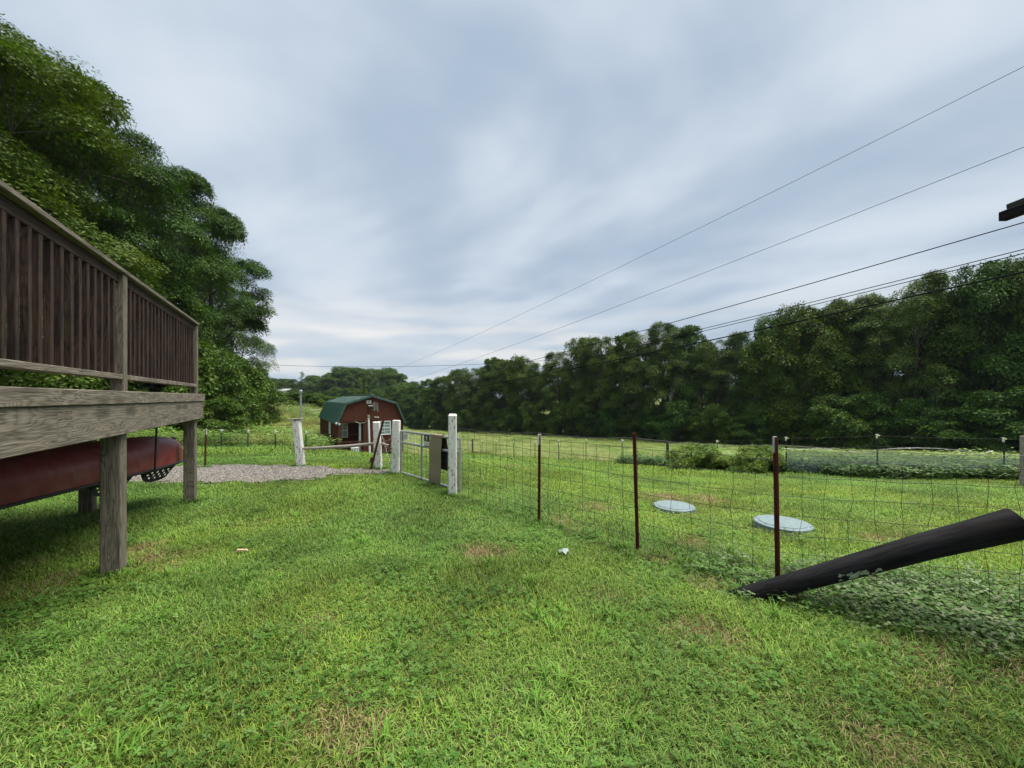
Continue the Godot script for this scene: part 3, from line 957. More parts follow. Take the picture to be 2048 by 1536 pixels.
	cb.tube([Vector3(0, -0.3, 0), Vector3(0, 11, 0)], [0.25, 0.04], 6)
	var xs := []
	var cs := []
	for i in 150:
		var u := rng.randf()
		var y := 2.5 + u * 8.6
		var a := floorf(u * 11.0) * 2.1 + rr(-0.5, 0.5)
		var q := (1.0 - u) * 2.9 * rr(0.3, 1.0) + 0.2
		xs.append(Transform3D(Basis(Vector3.UP, rr(0, TAU)).scaled(Vector3(0.7, 0.3, 0.7)), Vector3(cos(a) * q, y - q * 0.18, sin(a) * q)))
		cs.append(Color(1, 1, 1) * rr(0.55, 0.9))
	var ca := on((604.0 - HX) / F * 165.0, 165.0)
	var co := thing("conifer", "pointed dark conifer rising above the distant tree line", "tree", ca)
	var hh := (px(604, 743, 165).y - ca.y) / 11.3
	var ct := part(co, "trunk", cb, M.bark)
	ct.scale = Vector3.ONE * hh
	part(co, "crown", bake("fine", xs, cs), M.leaves).scale = Vector3.ONE * hh
	# shrubs at the back fence
	var S := tree_kind(407, 1.2, 0.9, 0.0, 10, 5, 14, 0.15, "bush")
	for t in [[1395, 14.2, 890, 0.95, "bright green leafy shrub beside the brown wooden fence post"], [1515, 12.4, 893, 0.75, "bright green leafy shrub at the left end of the grey netting"], [1455, 13.4, 912, 0.62, "low green shrub between two taller shrubs at the back fence"]]:
		var d: float = t[1]
		var at := on((float(t[0]) - HX) / F * d, d)
		plant_tree(S, "fence_shrub", t[4], "bush", "shrubs at the back fence", at, px(t[0], t[2], d).y - at.y, t[3], rr(0, TAU), M.weed_leaves)

# ------------------------------------------------------------------ tall weeds and meadow
func weeds() -> void:
	rng.seed = 77
	var pal := [Color(0.14, 0.24, 0.04), Color(0.18, 0.28, 0.055), Color(0.10, 0.19, 0.035), Color(0.24, 0.30, 0.08)]
	var stalk := []
	for k in 3:     # leafy weed clumps about a metre high
		var mb := MB.new()
		var r := RandomNumberGenerator.new()
		r.seed = 500 + k
		for i in 150:
			var a := r.randf() * TAU
			var q := sqrt(r.randf()) * 0.42
			var y := r.randf_range(0.05, 1.0) * (1.0 - q * 0.9)
			var p := Vector3(cos(a) * q, y, sin(a) * q)
			var d := Vector3(cos(a + r.randf_range(-1, 1)), r.randf_range(-0.4, 0.5), sin(a + r.randf_range(-1, 1))).normalized()
			var sd := d.cross(Vector3(r.randf_range(-0.4, 0.4), 1, r.randf_range(-0.4, 0.4))).normalized()
			var nn := sd.cross(d).normalized()
			var l := r.randf_range(0.07, 0.15)
			mb.col = (pal[r.randi() % 4] as Color) * r.randf_range(0.75, 1.2)
			var i0 := mb.vert(p, nn); var i1 := mb.vert(p + d * l * 0.45 + sd * l * 0.25, nn); var i2 := mb.vert(p + d * l, nn); var i3 := mb.vert(p + d * l * 0.45 - sd * l * 0.25, nn)
			mb.tri(i0, i1, i2); mb.tri(i0, i2, i3)
		stalk.append(mb.mesh())
	var tall := []
	for k in 3:
		tall.append(blade_patch(520 + k, 110, 0.35, 0.4, 0.85, 0.008, 0.016, 0.7, [Color(0.16, 0.25, 0.055), Color(0.22, 0.29, 0.08), Color(0.34, 0.31, 0.15), Color(0.19, 0.28, 0.065), Color(0.28, 0.30, 0.11)]))
	var X := {}
	var C := {}
	for m in stalk + tall: X[m] = []; C[m] = []
	var tone := noise(210, 0.12, 3)
	# left field
	var d := 14.4
	while d < 95.0:
		var st := clampf(d * 0.028, 0.36, 1.6)
		var x := -1.05 * d
		while x < -0.28 * d:
			var xx := x + rr(-0.5, 0.5) * st
			var dd := d + rr(-0.5, 0.5) * st
			x += st
			if dd < table(LIM, xx): continue
			if xx > -14.0 and dd > 20.0 and dd < 34.0 and in_shed(xx, dd): continue
			var v := tone.get_noise_2d(xx, dd)
			var edge := smoothstep(3.5, 0.0, dd - table(LIM, xx))
			var leafy := rng.randf() < clampf(0.6 + v * 1.2 + edge * 0.6 - smoothstep(30.0, 60.0, dd) * 0.35, 0.05, 1.0)
			var m: ArrayMesh = (stalk if leafy else tall)[rng.randi() % 3]
			var s := rr(0.6, 1.05) * (1.0 + v * 0.5) * clampf(d / 26.0, 1.0, 2.2)
			X[m].append(Transform3D(Basis(Vector3.UP, rr(0, TAU)).scaled(Vector3(s * 1.15, s * (0.85 if d < 26 else 0.6), s * 1.15)), on(xx, dd)))
			var t := 1.0 + v * 0.4 + rr(-0.12, 0.12) - edge * 0.22
			C[m].append(Color(t * (1.05 - v * 0.3) * (1.0 - edge * 0.25), t, t * 0.95))
		d += st
	# pasture beyond the back fence
	d = 10.5
	while d < 110.0:
		var st := clampf(d * 0.026, 0.34, 2.4)
		var x := -0.34 * d
		while x < 1.5 * d + 1.0:
			var xx := x + rr(-0.5, 0.5) * st
			var dd := d + rr(-0.5, 0.5) * st
			x += st
			if dd < table(LIM, xx) + 0.1 or dd > wood_edge(xx, dd) + 1.0: continue
			if xx < -4.0 and in_shed(xx, dd): continue
			var v := tone.get_noise_2d(xx + 40.0, dd)
			var leafy := rng.randf() < (0.9 if xx > 5.6 and dd < 18.0 else 0.5 if xx > 8.0 else 0.16 + v * 0.3)
			var m: ArrayMesh = (stalk if leafy else tall)[rng.randi() % 3]
			var s := rr(0.55, 0.9) * clampf(d / 24.0, 1.0, 2.6)
			if leafy and xx > 5.6 and dd < 18.0: s *= rr(0.6, 1.5) * (1.0 + v * 0.6)
			X[m].append(Transform3D(Basis(Vector3.UP, rr(0, TAU)).scaled(Vector3(s * 1.2, s * (0.8 if d < 14 else lerpf(0.62, 0.2, smoothstep(14.0, 45.0, d))), s * 1.2)), on(xx, dd)))
			var t := 1.0 + v * 0.3 + rr(-0.12, 0.12)
			C[m].append(Color(t, t, t))
		d += st
	for m in stalk: tag(copies(self, "tall_weeds", m, M.weed_leaves, X[m], C[m]), "waist high leafy weeds covering the field beyond the fences", "weeds", "", "stuff")
	for m in tall: tag(copies(self, "meadow_grass", m, M.grass, X[m], C[m]), "tall pale meadow grass beyond the mown lawn", "grass", "", "stuff")
	# broad leaves along the fences
	var ivy := []
	for k in 3:
		ivy.append(clover_patch(540 + k, 60, 0.2, 0.055, 0.03, 0.22, [Color(0.075, 0.17, 0.03), Color(0.10, 0.21, 0.04), Color(0.16, 0.23, 0.08), Color(0.06, 0.13, 0.025)], 2))
	var small := []
	for k in 3:
		small.append(clover_patch(550 + k, 40, 0.19, 0.030, 0.02, 0.13, [Color(0.07, 0.15, 0.025), Color(0.095, 0.18, 0.035), Color(0.17, 0.22, 0.10), Color(0.05, 0.11, 0.02)], 2))
	for m in ivy + small: X[m] = []; C[m] = []
	for i in BACK.size() - 1:
		var a := Vector2(BACK[i][0], BACK[i][1])
		var b := Vector2(BACK[i + 1][0], BACK[i + 1][1])
		if a.x < 5.0: continue
		var ln := a.distance_to(b)
		for k in int(ln * 60.0):
			var p := a.lerp(b, rng.randf()) + (b - a).orthogonal().normalized() * rr(-0.75, 0.5)
			if tone.get_noise_2d(p.x * 6.0, p.y * 6.0) < rr(-0.5, 0.3): continue
			var m: ArrayMesh = ivy[rng.randi() % 3]
			var s := rr(0.7, 1.7)
			X[m].append(Transform3D(Basis(Vector3.UP, rr(0, TAU)).scaled(Vector3(s, s * rr(0.7, 1.4), s)), on(p.x, p.y)))
			var t := rr(0.6, 0.95)
			C[m].append(Color(t, t, t))
	var dd2 := 1.2
	while dd2 < 4.2:
		var x := 1.3
		while x < 6.2:
			var w := weedy(x, dd2)
			if w > 0.05 and rng.randf() < w * 0.8:
				var m: ArrayMesh = small[rng.randi() % 3]
				var s := rr(0.7, 1.2)
				X[m].append(Transform3D(Basis(Vector3.UP, rr(0, TAU)).scaled(Vector3(s, s * rr(0.6, 1.1), s)), on(x + rr(-0.05, 0.05), dd2 + rr(-0.05, 0.05))))
				var t := rr(0.7, 1.2)
				C[m].append(Color(t, t, t * 1.05))
			x += 0.1
		dd2 += 0.1
	for m in ivy + small: tag(copies(self, "broadleaf_weeds", m, M.weed_leaves, X[m], C[m]), "low broad leaved weeds growing along the wire fences", "weeds", "", "stuff")

func gravel() -> void:
	for p in [[120, 962], [265, 966], [330, 968], [420, 967], [560, 963], [640, 960], [655, 951], [720, 951], [775, 948], [785, 940], [740, 938], [690, 940], [620, 934], [540, 932], [430, 934], [265, 936], [100, 934]]:
		var g := ground(p[0], p[1])
		gravel_edge.append(Vector2(g.x, -g.z))

func stones() -> void:
	rng.seed = 9
	var shapes := []
	for k in 4:
		var r := RandomNumberGenerator.new()
		r.seed = 600 + k
		var mb := MB.new()
		var pts := []
		for j in 5:
			for i in 7:
				var th := PI * j / 4.0
				var ph := TAU * i / 7.0
				pts.append(Vector3(sin(th) * cos(ph), cos(th) * 0.6, sin(th) * sin(ph)) * r.randf_range(0.75, 1.15))
		for i in 7: pts[i] = Vector3(0, 0.55, 0); pts[28 + i] = Vector3(0, -0.55, 0)
		for j in 4:
			for i in 7:
				var a: Vector3 = pts[j * 7 + i]
				var b: Vector3 = pts[j * 7 + (i + 1) % 7]
				var c: Vector3 = pts[j * 7 + 7 + (i + 1) % 7]
				var d: Vector3 = pts[j * 7 + 7 + i]
				for t in [[a, b, c], [a, c, d]]:
					var nn: Vector3 = (t[1] - t[0]).cross(t[2] - t[0])
					if nn.length() < 1e-5: continue
					nn = nn.normalized()
					if nn.dot(t[0] + t[1] + t[2]) < 0: nn = -nn
					var q0 := mb.vert(t[0], nn); var q1 := mb.vert(t[1], nn); var q2 := mb.vert(t[2], nn)
					mb.tri(q0, q1, q2)
		shapes.append(mb.mesh())
	# the bed under the stones
	var bed := MB.new()
	bed.col = Color(0.20, 0.185, 0.165)
	var poly := PackedVector2Array(gravel_edge)
	var ids := Geometry2D.triangulate_polygon(poly)
	for p in poly: bed.vert(on(p.x, p.y) + Vector3(0, 0.012, 0), Vector3.UP)
	for i in ids.size() / 3: bed.tri(ids[i * 3], ids[i * 3 + 1], ids[i * 3 + 2])
	tag(part(self, "gravel_bed", bed, M.soil), "", "", "", "structure")
	var lo := Vector2(1e9, 1e9)
	var hi := -lo
	for p in poly: lo = lo.min(p); hi = hi.max(p)
	var X := [[], [], [], []]
	var C := [[], [], [], []]
	var edge := noise(205, 1.3, 2)
	for i in 34000:
		var p := Vector2(rr(lo.x, hi.x), rr(lo.y, hi.y))
		var q := p + Vector2(edge.get_noise_2d(p.x, p.y), edge.get_noise_2d(p.y + 9.0, p.x)) * 0.35
		if not Geometry2D.is_point_in_polygon(q, poly): continue
		var k := rng.randi() % 4
		var s := rr(0.012, 0.03)
		X[k].append(Transform3D(Basis.from_euler(Vector3(rr(-0.6, 0.6), rr(0, TAU), rr(-0.6, 0.6))).scaled(Vector3.ONE * s), on(p.x, p.y) + Vector3(0, s * 0.4 + 0.012, 0)))
		var t := rr(0.55, 1.45)
		C[k].append(Color(t, t * rr(0.94, 1.0), t * rr(0.9, 1.0)))
	for k in 4: tag(copies(self, "gravel", shapes[k], M.stone, X[k], C[k]), "grey gravel of the parking pad beyond the lawn", "gravel", "", "stuff")

# ------------------------------------------------------------------ deck, canoe, house
const DECK_TURN := 2.0700      # local x runs along the railing, away from the camera; local z faces the yard
func uvo() -> Vector2:
	return Vector2(rr(0, 1), rr(0, 1))

func deck() -> void:
	rng.seed = 31
	var o := thing("raised_deck", "weathered raised wooden deck with dark baluster railing on square posts", "deck", on(-3.58, 3.5), DECK_TURN)
	var b: MB
	for q in [0.0, 2.72]: bases.append(o.transform * Vector3(q, 0, -0.035))
	for p in [[0.0, -0.035], [2.72, -0.035], [-2.9, -0.035], [0.1, -1.9], [2.72, -1.15], [-2.9, -1.9]]:
		b = MB.new()
		b.box(Transform3D(Basis(), Vector3(p[0], 0.555, p[1])), Vector3(0.14, 1.49, 0.14), 0.008, uvo())
		part(o, "support_post", b, M.post_wood)
	for sg in [[-5.0, -1.2], [-1.197, 2.97]]:
		b = MB.new()
		b.box(Transform3D(Basis(), Vector3((sg[0] + sg[1]) * 0.5, 1.407, 0.059)), Vector3(sg[1] - sg[0], 0.268, 0.04), 0.004, uvo())
		part(o, "rim_joist", b, M.fascia_wood)
		b = MB.new()
		b.box(Transform3D(Basis(), Vector3((sg[0] + sg[1]) * 0.5 + 0.01, 1.599, 0.074)), Vector3(sg[1] - sg[0] + (0.03 if sg[1] > 0 else 0.0), 0.112, 0.042), 0.005, uvo())
		part(o, "edge_board", b, M.fascia_wood)
	b = MB.new()
	b.box(Transform3D(Basis(), Vector3(2.945, 1.42, -1.23)), Vector3(0.04, 0.24, 2.53), 0.004, uvo())
	part(o, "end_joist", b, M.fascia_wood)
	var x := -4.6
	while x < 2.8:
		b = MB.new()
		b.box(Transform3D(Basis(), Vector3(x, 1.44, -1.23)), Vector3(0.04, 0.2, 2.4), 0.003, uvo())
		part(o, "joist", b, M.plank_wood)
		x += 0.6
	var z := -0.02
	while z > -2.42:
		b = MB.new()
		b.box(Transform3D(Basis(), Vector3(-1.0, 1.6, z)), Vector3(7.96, 0.036, 0.138), 0.004, uvo())
		part(o, "deck_board", b, M.plank_wood)
		z -= 0.145
	# railing
	for p in [0.0, 2.75, -2.75]:
		b = MB.new()
		b.box(Transform3D(Basis(), Vector3(p, 2.172, 0.002)), Vector3(0.09, 1.09, 0.09), 0.006, uvo())
		part(o, "rail_post", b, M.post_wood)
	for sg in [[-5.0, -2.80], [-2.70, -0.048], [0.048, 2.702]]:
		b = MB.new()
		b.box(Transform3D(Basis(), Vector3((sg[0] + sg[1]) * 0.5, 1.785, 0.0)), Vector3(sg[1] - sg[0], 0.045, 0.085), 0.004, uvo())
		part(o, "bottom_rail", b, M.fascia_wood)
		b = MB.new()
		b.box(Transform3D(Basis(), Vector3((sg[0] + sg[1]) * 0.5, 2.675, 0.0)), Vector3(sg[1] - sg[0], 0.085, 0.036), 0.004, uvo())
		part(o, "top_rail", b, M.rail_wood)
		var k := 0
		var bx: float = sg[1] - 0.09
		while bx > sg[0] + 0.05:
			b = MB.new()
			var tw := Basis(Vector3.UP, rr(-0.06, 0.06))
			b.box(Transform3D(tw, Vector3(bx + rr(-0.004, 0.004), 2.218, rr(-0.003, 0.003))), Vector3(0.036, 0.826, 0.036), 0.003, uvo())
			part(o, "baluster", b, M.rail_wood)
			bx -= 0.12
			k += 1
	for sg in [[-5.0, -0.02], [-0.014, 2.80]]:
		b = MB.new()
		b.box(Transform3D(Basis(), Vector3((sg[0] + sg[1]) * 0.5, 2.738, 0.0)), Vector3(sg[1] - sg[0], 0.038, 0.125), 0.005, uvo())
		part(o, "rail_cap", b, M.post_wood)
	# things on the deck seen under the bottom rail
	var xf := o.transform
	var t := thing("folding_table", "folding table with crossed grey metal legs standing on the deck", "table", xf * Vector3(-0.55, 1.619, -1.0), DECK_TURN)
	b = MB.new()
	b.box(Transform3D(Basis(), Vector3(0, 0.72, 0)), Vector3(1.3, 0.03, 0.6), 0.008)
	part(t, "table_top", b, M.shed_red)
	for s in [-0.5, 0.5]:
		for q in [-1.0, 1.0]:
			b = MB.new()
			b.tube([Vector3(s - 0.16 * q, 0.0, 0.25 * q), Vector3(s + 0.16 * q, 0.71, -0.25 * q)], 0.012, 6)
			part(t, "leg", b, M.galvanized)
	t = thing("wooden_crate", "small slatted wooden crate standing on the deck behind the railing", "crate", xf * Vector3(-1.35, 1.619, -1.25), DECK_TURN)
	for k in 6:
		b = MB.new()
		b.box(Transform3D(Basis(), Vector3(-0.25 + k * 0.1, 0.12, 0.2)), Vector3(0.06, 0.24, 0.015), 0.002, uvo())
		part(t, "slat", b, M.plank_wood)
		b = MB.new()
		b.box(Transform3D(Basis(), Vector3(-0.25 + k * 0.1, 0.12, -0.2)), Vector3(0.06, 0.24, 0.015), 0.002, uvo())
		part(t, "slat", b, M.plank_wood)
	for q in [-1.0, 1.0]:
		b = MB.new()
		b.box(Transform3D(Basis(), Vector3(0.3 * q, 0.12, 0)), Vector3(0.018, 0.2, 0.38), 0.002, uvo())
		part(t, "end_panel", b, M.plank_wood)
	b = MB.new()
	b.box(Transform3D(Basis(), Vector3(0, 0.01, 0)), Vector3(0.58, 0.016, 0.38), 0.002, uvo())
	part(t, "bottom", b, M.plank_wood)
	t = thing("storage_tub", "pale green lidded tub standing on the deck near the corner post", "tub", xf * Vector3(0.15, 1.619, -1.3), DECK_TURN)
	b = MB.new()
	b.box(Transform3D(Basis(), Vector3(0, 0.055, 0)), Vector3(0.42, 0.11, 0.3), 0.02)
	part(t, "bin", b, M.curtain)
	b = MB.new()
	b.box(Transform3D(Basis(), Vector3(0, 0.121, 0)), Vector3(0.46, 0.022, 0.34), 0.008)
	part(t, "lid", b, M.lid_plastic)
	# unseen house wall, added close behind to darken the space under the deck
	var hs := thing("house", "unseen brown house wall added to darken the space under the wooden deck", "house", xf * Vector3(0, -0.1, -2.6), DECK_TURN)
	b = MB.new()
	b.box(Transform3D(Basis(), Vector3(-1.6, 2.3, -0.9)), Vector3(8.6, 4.6, 1.7), 0.01)
	part(hs, "wall", b, M.wall_brown)
	b = MB.new()
	b.box(Transform3D(Basis(Vector3.RIGHT, 0.35), Vector3(-1.6, 4.85, -0.75)), Vector3(9.2, 0.1, 2.6), 0.01)
	part(hs, "roof", b, M.shingle)

func canoe() -> void:
	var tip := Vector3(-5.43, 0, -6.3)
	var dir := Vector3(0.172, 0, 0.985).normalized()       # from the far tip towards the near one
	var ln := 4.7
	var mid := tip + dir * ln * 0.5
	var y0 := 0.645
	mid.y = gh(mid.x, mid.z)
	var turn := atan2(-dir.z, dir.x)
	var o := thing("canoe", "red canoe stored upside down under the wooden deck", "canoe", mid + Vector3(0, y0, 0), turn)
	var hull := MB.new()
	var nt := 36
	var ns := 16
	var gun := [[], []]
	for i in nt + 1:
		var t := -1.0 + 2.0 * i / nt
		var e := absf(t)
		var b := 0.44 * pow(maxf(1.0 - pow(e, 3.0), 0.0), 0.72) + 0.012
		var top := 0.40 * (1.0 - pow(e, 9.0) * 0.94) + 0.02 * e * e
		var yb := -0.035 * e * e
		for j in ns + 1:
			var th := PI * j / ns
			var cx := cos(th)
			var sy := sin(th)
			hull.vert(Vector3(t * ln * 0.5, yb + (top - yb) * pow(sy, 0.62), b * signf(cx) * pow(absf(cx), 0.62)), Vector3.UP)
		gun[0].append(Vector3(t * ln * 0.5, yb, b + 0.004))
		gun[1].append(Vector3(t * ln * 0.5, yb, -b - 0.004))
	for i in nt + 1:
		for j in ns + 1:
			var a: Vector3 = hull.v[mini(i + 1, nt) * (ns + 1) + j] - hull.v[maxi(i - 1, 0) * (ns + 1) + j]
			var c: Vector3 = hull.v[i * (ns + 1) + mini(j + 1, ns)] - hull.v[i * (ns + 1) + maxi(j - 1, 0)]
			var nn := a.cross(c).normalized()
			var p: Vector3 = hull.v[i * (ns + 1) + j]
			if nn.dot(Vector3(p.x * 0.05, p.y + 0.05, p.z)) < 0: nn = -nn
			hull.n[i * (ns + 1) + j] = nn
	for i in nt:
		for j in ns:
			var a := i * (ns + 1) + j
			hull.tri(a, a + 1, a + ns + 2); hull.tri(a, a + ns + 2, a + ns + 1)
	part(o, "hull", hull, M.canoe_red)
	for s in 2:
		var g := MB.new()
		g.tube(gun[s], 0.018, 8)
		part(o, "gunwale", g, M.black_plastic)
	# end decks
	for s in [-1.0, 1.0]:
		var g := MB.new()
		var e: float = s * ln * 0.5
		var q0 := Vector3(e * 0.985, -0.04, 0)
		var q1 := Vector3(e * 0.86, -0.03, 0.20)
		var q2 := Vector3(e * 0.86, -0.03, -0.20)
		g.face(q0, q1, q2)
		g.face(q0 - Vector3(0, 0.03, 0), q1 - Vector3(0, 0.03, 0), q2 - Vector3(0, 0.03, 0))
		g.quad(q1, q2, q2 - Vector3(0, 0.03, 0), q1 - Vector3(0, 0.03, 0), Vector3(-s, 0, 0))
		g.quad(q0, q1, q1 - Vector3(0, 0.03, 0), q0 - Vector3(0, 0.03, 0), Vector3(0, 0, 1))
		g.quad(q0, q2, q2 - Vector3(0, 0.03, 0), q0 - Vector3(0, 0.03, 0), Vector3(0, 0, -1))
		part(o, "end_deck", g, M.black_plastic)
		var hd := MB.new()
		hd.tube([Vector3(e * 0.93, 0.30, 0.02), Vector3(e * 0.965, 0.26, 0.03), Vector3(e * 0.99, 0.18, 0.03), Vector3(e * 1.004, 0.0, 0.02)], 0.007, 5)
		part(o, "carry_strap", hd, M.black_plastic)
		var kn := MB.new()
		kn.box(Transform3D(Basis(Vector3(0, 0, 1), s * -0.5), Vector3(e * 0.945, 0.31, 0.02)), Vector3(0.06, 0.03, 0.05), 0.008)
		part(o, "strap_toggle", kn, M.black_plastic)
	# moulded seats with rows of holes, hanging below the gunwales
	for sx in [-1.5, -0.72, 1.2]:
		var g := MB.new()
		var w := 0.62
		var nx := 12
		var ny := 5
		for face in [1]:
			for i in nx:
				for j in ny:
					var hole := i > 0 and i < nx - 1 and j > 0 and j < ny - 1 and (i + j) % 2 == 0
					var P := func(u: float, k: float) -> Vector3:
						var s: float = (u / nx - 0.5) * 2.0
						var depth := 0.20 * sqrt(maxf(1.0 - pow(absf(s), 3.2), 0.0))
						return Vector3(sx + s * w * 0.5, -0.03 - depth * k / ny, 0.30 * (1.0 if face == 0 else -1.0) - 0.10 * k / ny * (1.0 if face == 0 else -1.0))
					var nn := Vector3(0, 0.2, 1.0 if face == 0 else -1.0).normalized()
					if not hole:
						g.quad(P.call(i, j), P.call(i + 1, j), P.call(i + 1, j + 1), P.call(i, j + 1), nn)
					else:
						var ring := []
						for q in 8:
							var a := TAU * (q + 0.5) / 8.0
							ring.append(P.call(i + 0.5 + cos(a) * 0.34, j + 0.5 + sin(a) * 0.34))
						var cor := [P.call(i + 1, j + 1), P.call(i, j + 1), P.call(i, j), P.call(i + 1, j)]
						for q in 4:
							var r0: Vector3 = ring[q * 2]
							var r1: Vector3 = ring[q * 2 + 1]
							var r2: Vector3 = ring[(q * 2 + 2) % 8]
							var c0: Vector3 = cor[q]
							var c1: Vector3 = cor[(q + 1) % 4]
							g.face(c0, r0, r1); g.face(c0, r1, c1); g.face(c1, r1, r2)
		part(o, "seat", g, M.black_plastic)
	# straps that hang it from the joists
	for sx in [-1.05, 1.15]:
		var t := thing("hanging_strap", "black webbing strap holding the red canoe up to the deck joists", "strap", o.position, turn, "straps holding the canoe")
		var g := MB.new()
		var top := 1.36 - y0
		g.tube([Vector3(sx, top, 0.50), Vector3(sx, 0.0, 0.475), Vector3(sx, -0.036, 0.40), Vector3(sx, -0.04, 0.0), Vector3(sx, -0.036, -0.40), Vector3(sx, 0.0, -0.475), Vector3(sx, top, -0.50)], 0.013, 6)
		part(t, "webbing", g, M.black_plastic)

# ------------------------------------------------------------------ posts, fences, gate
func t_post(label: String, base: Vector3, top: Vector3, m: Material, group: String, tip := "", called := "steel_fence_post") -> Node3D:
	bases.append(base)
	var o := thing(called, label, "fence post", base, 0.0, group)
	var up := top - base
	var d := up.normalized()
	var s := d.cross(Vector3(0.4, 0, 1)).normalized()
	var f := s.cross(d).normalized()
	var b := MB.new()
	b.bar(-d * 0.25, up, 0.038, 0.006, s, 0.001)
	b.bar(-d * 0.25 + f * 0.015, up + f * 0.015, 0.008, 0.026, s, 0.001)
	part(o, "shaft", b, m)
	var st := MB.new()
	var y := 0.18
	while y < up.length() - 0.05:
		st.box(Transform3D(Basis(s, d, f), d * y - f * 0.007), Vector3(0.012, 0.018, 0.012), 0.002)
		y += 0.11
	part(o, "studs", st, m)
	if tip:
		var tb := MB.new()
		tb.bar(up - d * 0.13, up + d * 0.004, 0.042, 0.010, s, 0.001)
		part(o, "tip", tb, M[tip])
	return o

func insulator_post(label: String, base: Vector3, top: Vector3, group: String, big := 1.0, yellow := false) -> Node3D:
	var o := t_post(label, base, top, M.green_post, group)
	var up := top - base
	var b := MB.new()
	b.box(Transform3D(Basis(), up + Vector3(0, 0.0, 0)), Vector3(0.045, 0.11, 0.04) * big, 0.008)
	b.box(Transform3D(Basis(), up + Vector3(0, 0.055 * big, 0)), Vector3(0.055, 0.012, 0.05) * big, 0.004)
	part(o, "insulator_cap", b, M.insulator)
	b = MB.new()
	b.tube([up + Vector3(0.02, 0.025, 0) * big, up + Vector3(0.075, 0.02, 0) * big, up + Vector3(0.085, 0.035, 0) * big], 0.011 * big, 6)
	part(o, "insulator_arm", b, M.yellow_insulator if yellow else M.insulator)
	return o

func white_post(label: String, base: Vector3, top: Vector3, w: float) -> Node3D:
	bases.append(base)
	var o := thing("white_wooden_post", label, "fence post", base)
	var up := top - base
	var b := MB.new()
	# a hewn square post, a little narrower at the top
	var r := RandomNumberGenerator.new()
	r.seed = int(w * 1000.0) + int(absf(base.x) * 100.0)
	var yaw := Basis(Vector3.UP, 0.18 + r.randf_range(-0.08, 0.08))
	var sheer := Basis(Vector3.RIGHT, up.normalized(), Vector3.BACK) * yaw
	b.box(Transform3D(sheer, up * 0.44), Vector3(w * 0.93, up.length() * 1.12, w * 0.93), 0.016)
	for i in b.v.size():
		var t := clampf(b.v[i].y / up.y, 0.0, 1.0)
		b.v[i] = up * t + (b.v[i] - up * t) * Vector3(1.04 - 0.1 * t, 1.0, 1.04 - 0.1 * t)
		if b.v[i].y > up.y * 0.9: b.v[i].y += 0.012 * sin(b.v[i].x * 60.0 + b.v[i].z * 35.0)
	part(o, "shaft", b, M.white_paint)
	return o

func wire(parent: Node, called: String, pts: Array, rad: float, m: Material, sides := 4) -> void:
	var b := MB.new()
	var c: Vector3 = Vector3.ZERO
	b.tube(pts, rad, sides, false)
	part(parent, called, b, m)

func woven(label: String, a: Vector3, b: Vector3, hts: Array, step: float, wob: float, rad: float) -> void:
	var o := thing("woven_wire_panel", label, "wire fence", a, 0.0, "panels of woven wire fence")
	var ln := Vector2(b.x - a.x, b.z - a.z).length()
	var n := maxi(2, int(ln / step))
	var P := []
	var side := (b - a).cross(Vector3.UP).normalized()
	for i in n + 1:
		var col := []
		var t := float(i) / n
		var base := a.lerp(b, t)
		base.y = gh(base.x, base.z)
		for j in hts.size():
			var k := 0.0 if i == 0 or i == n else 1.0
			col.append(base - a + Vector3(0, hts[j], 0) + k * ((b - a).normalized() * rr(-wob, wob) * 1.6 + Vector3(0, rr(-wob, wob) * 0.5, 0) + side * rr(-wob, wob)))
		P.append(col)
	for j in hts.size():
		var pts := []
		for i in n + 1: pts.append(P[i][j])
		wire(o, "line_wire", pts, rad * 1.15, M.fence_wire)
	for i in n + 1: wire(o, "stay_wire", P[i], rad, M.fence_wire)

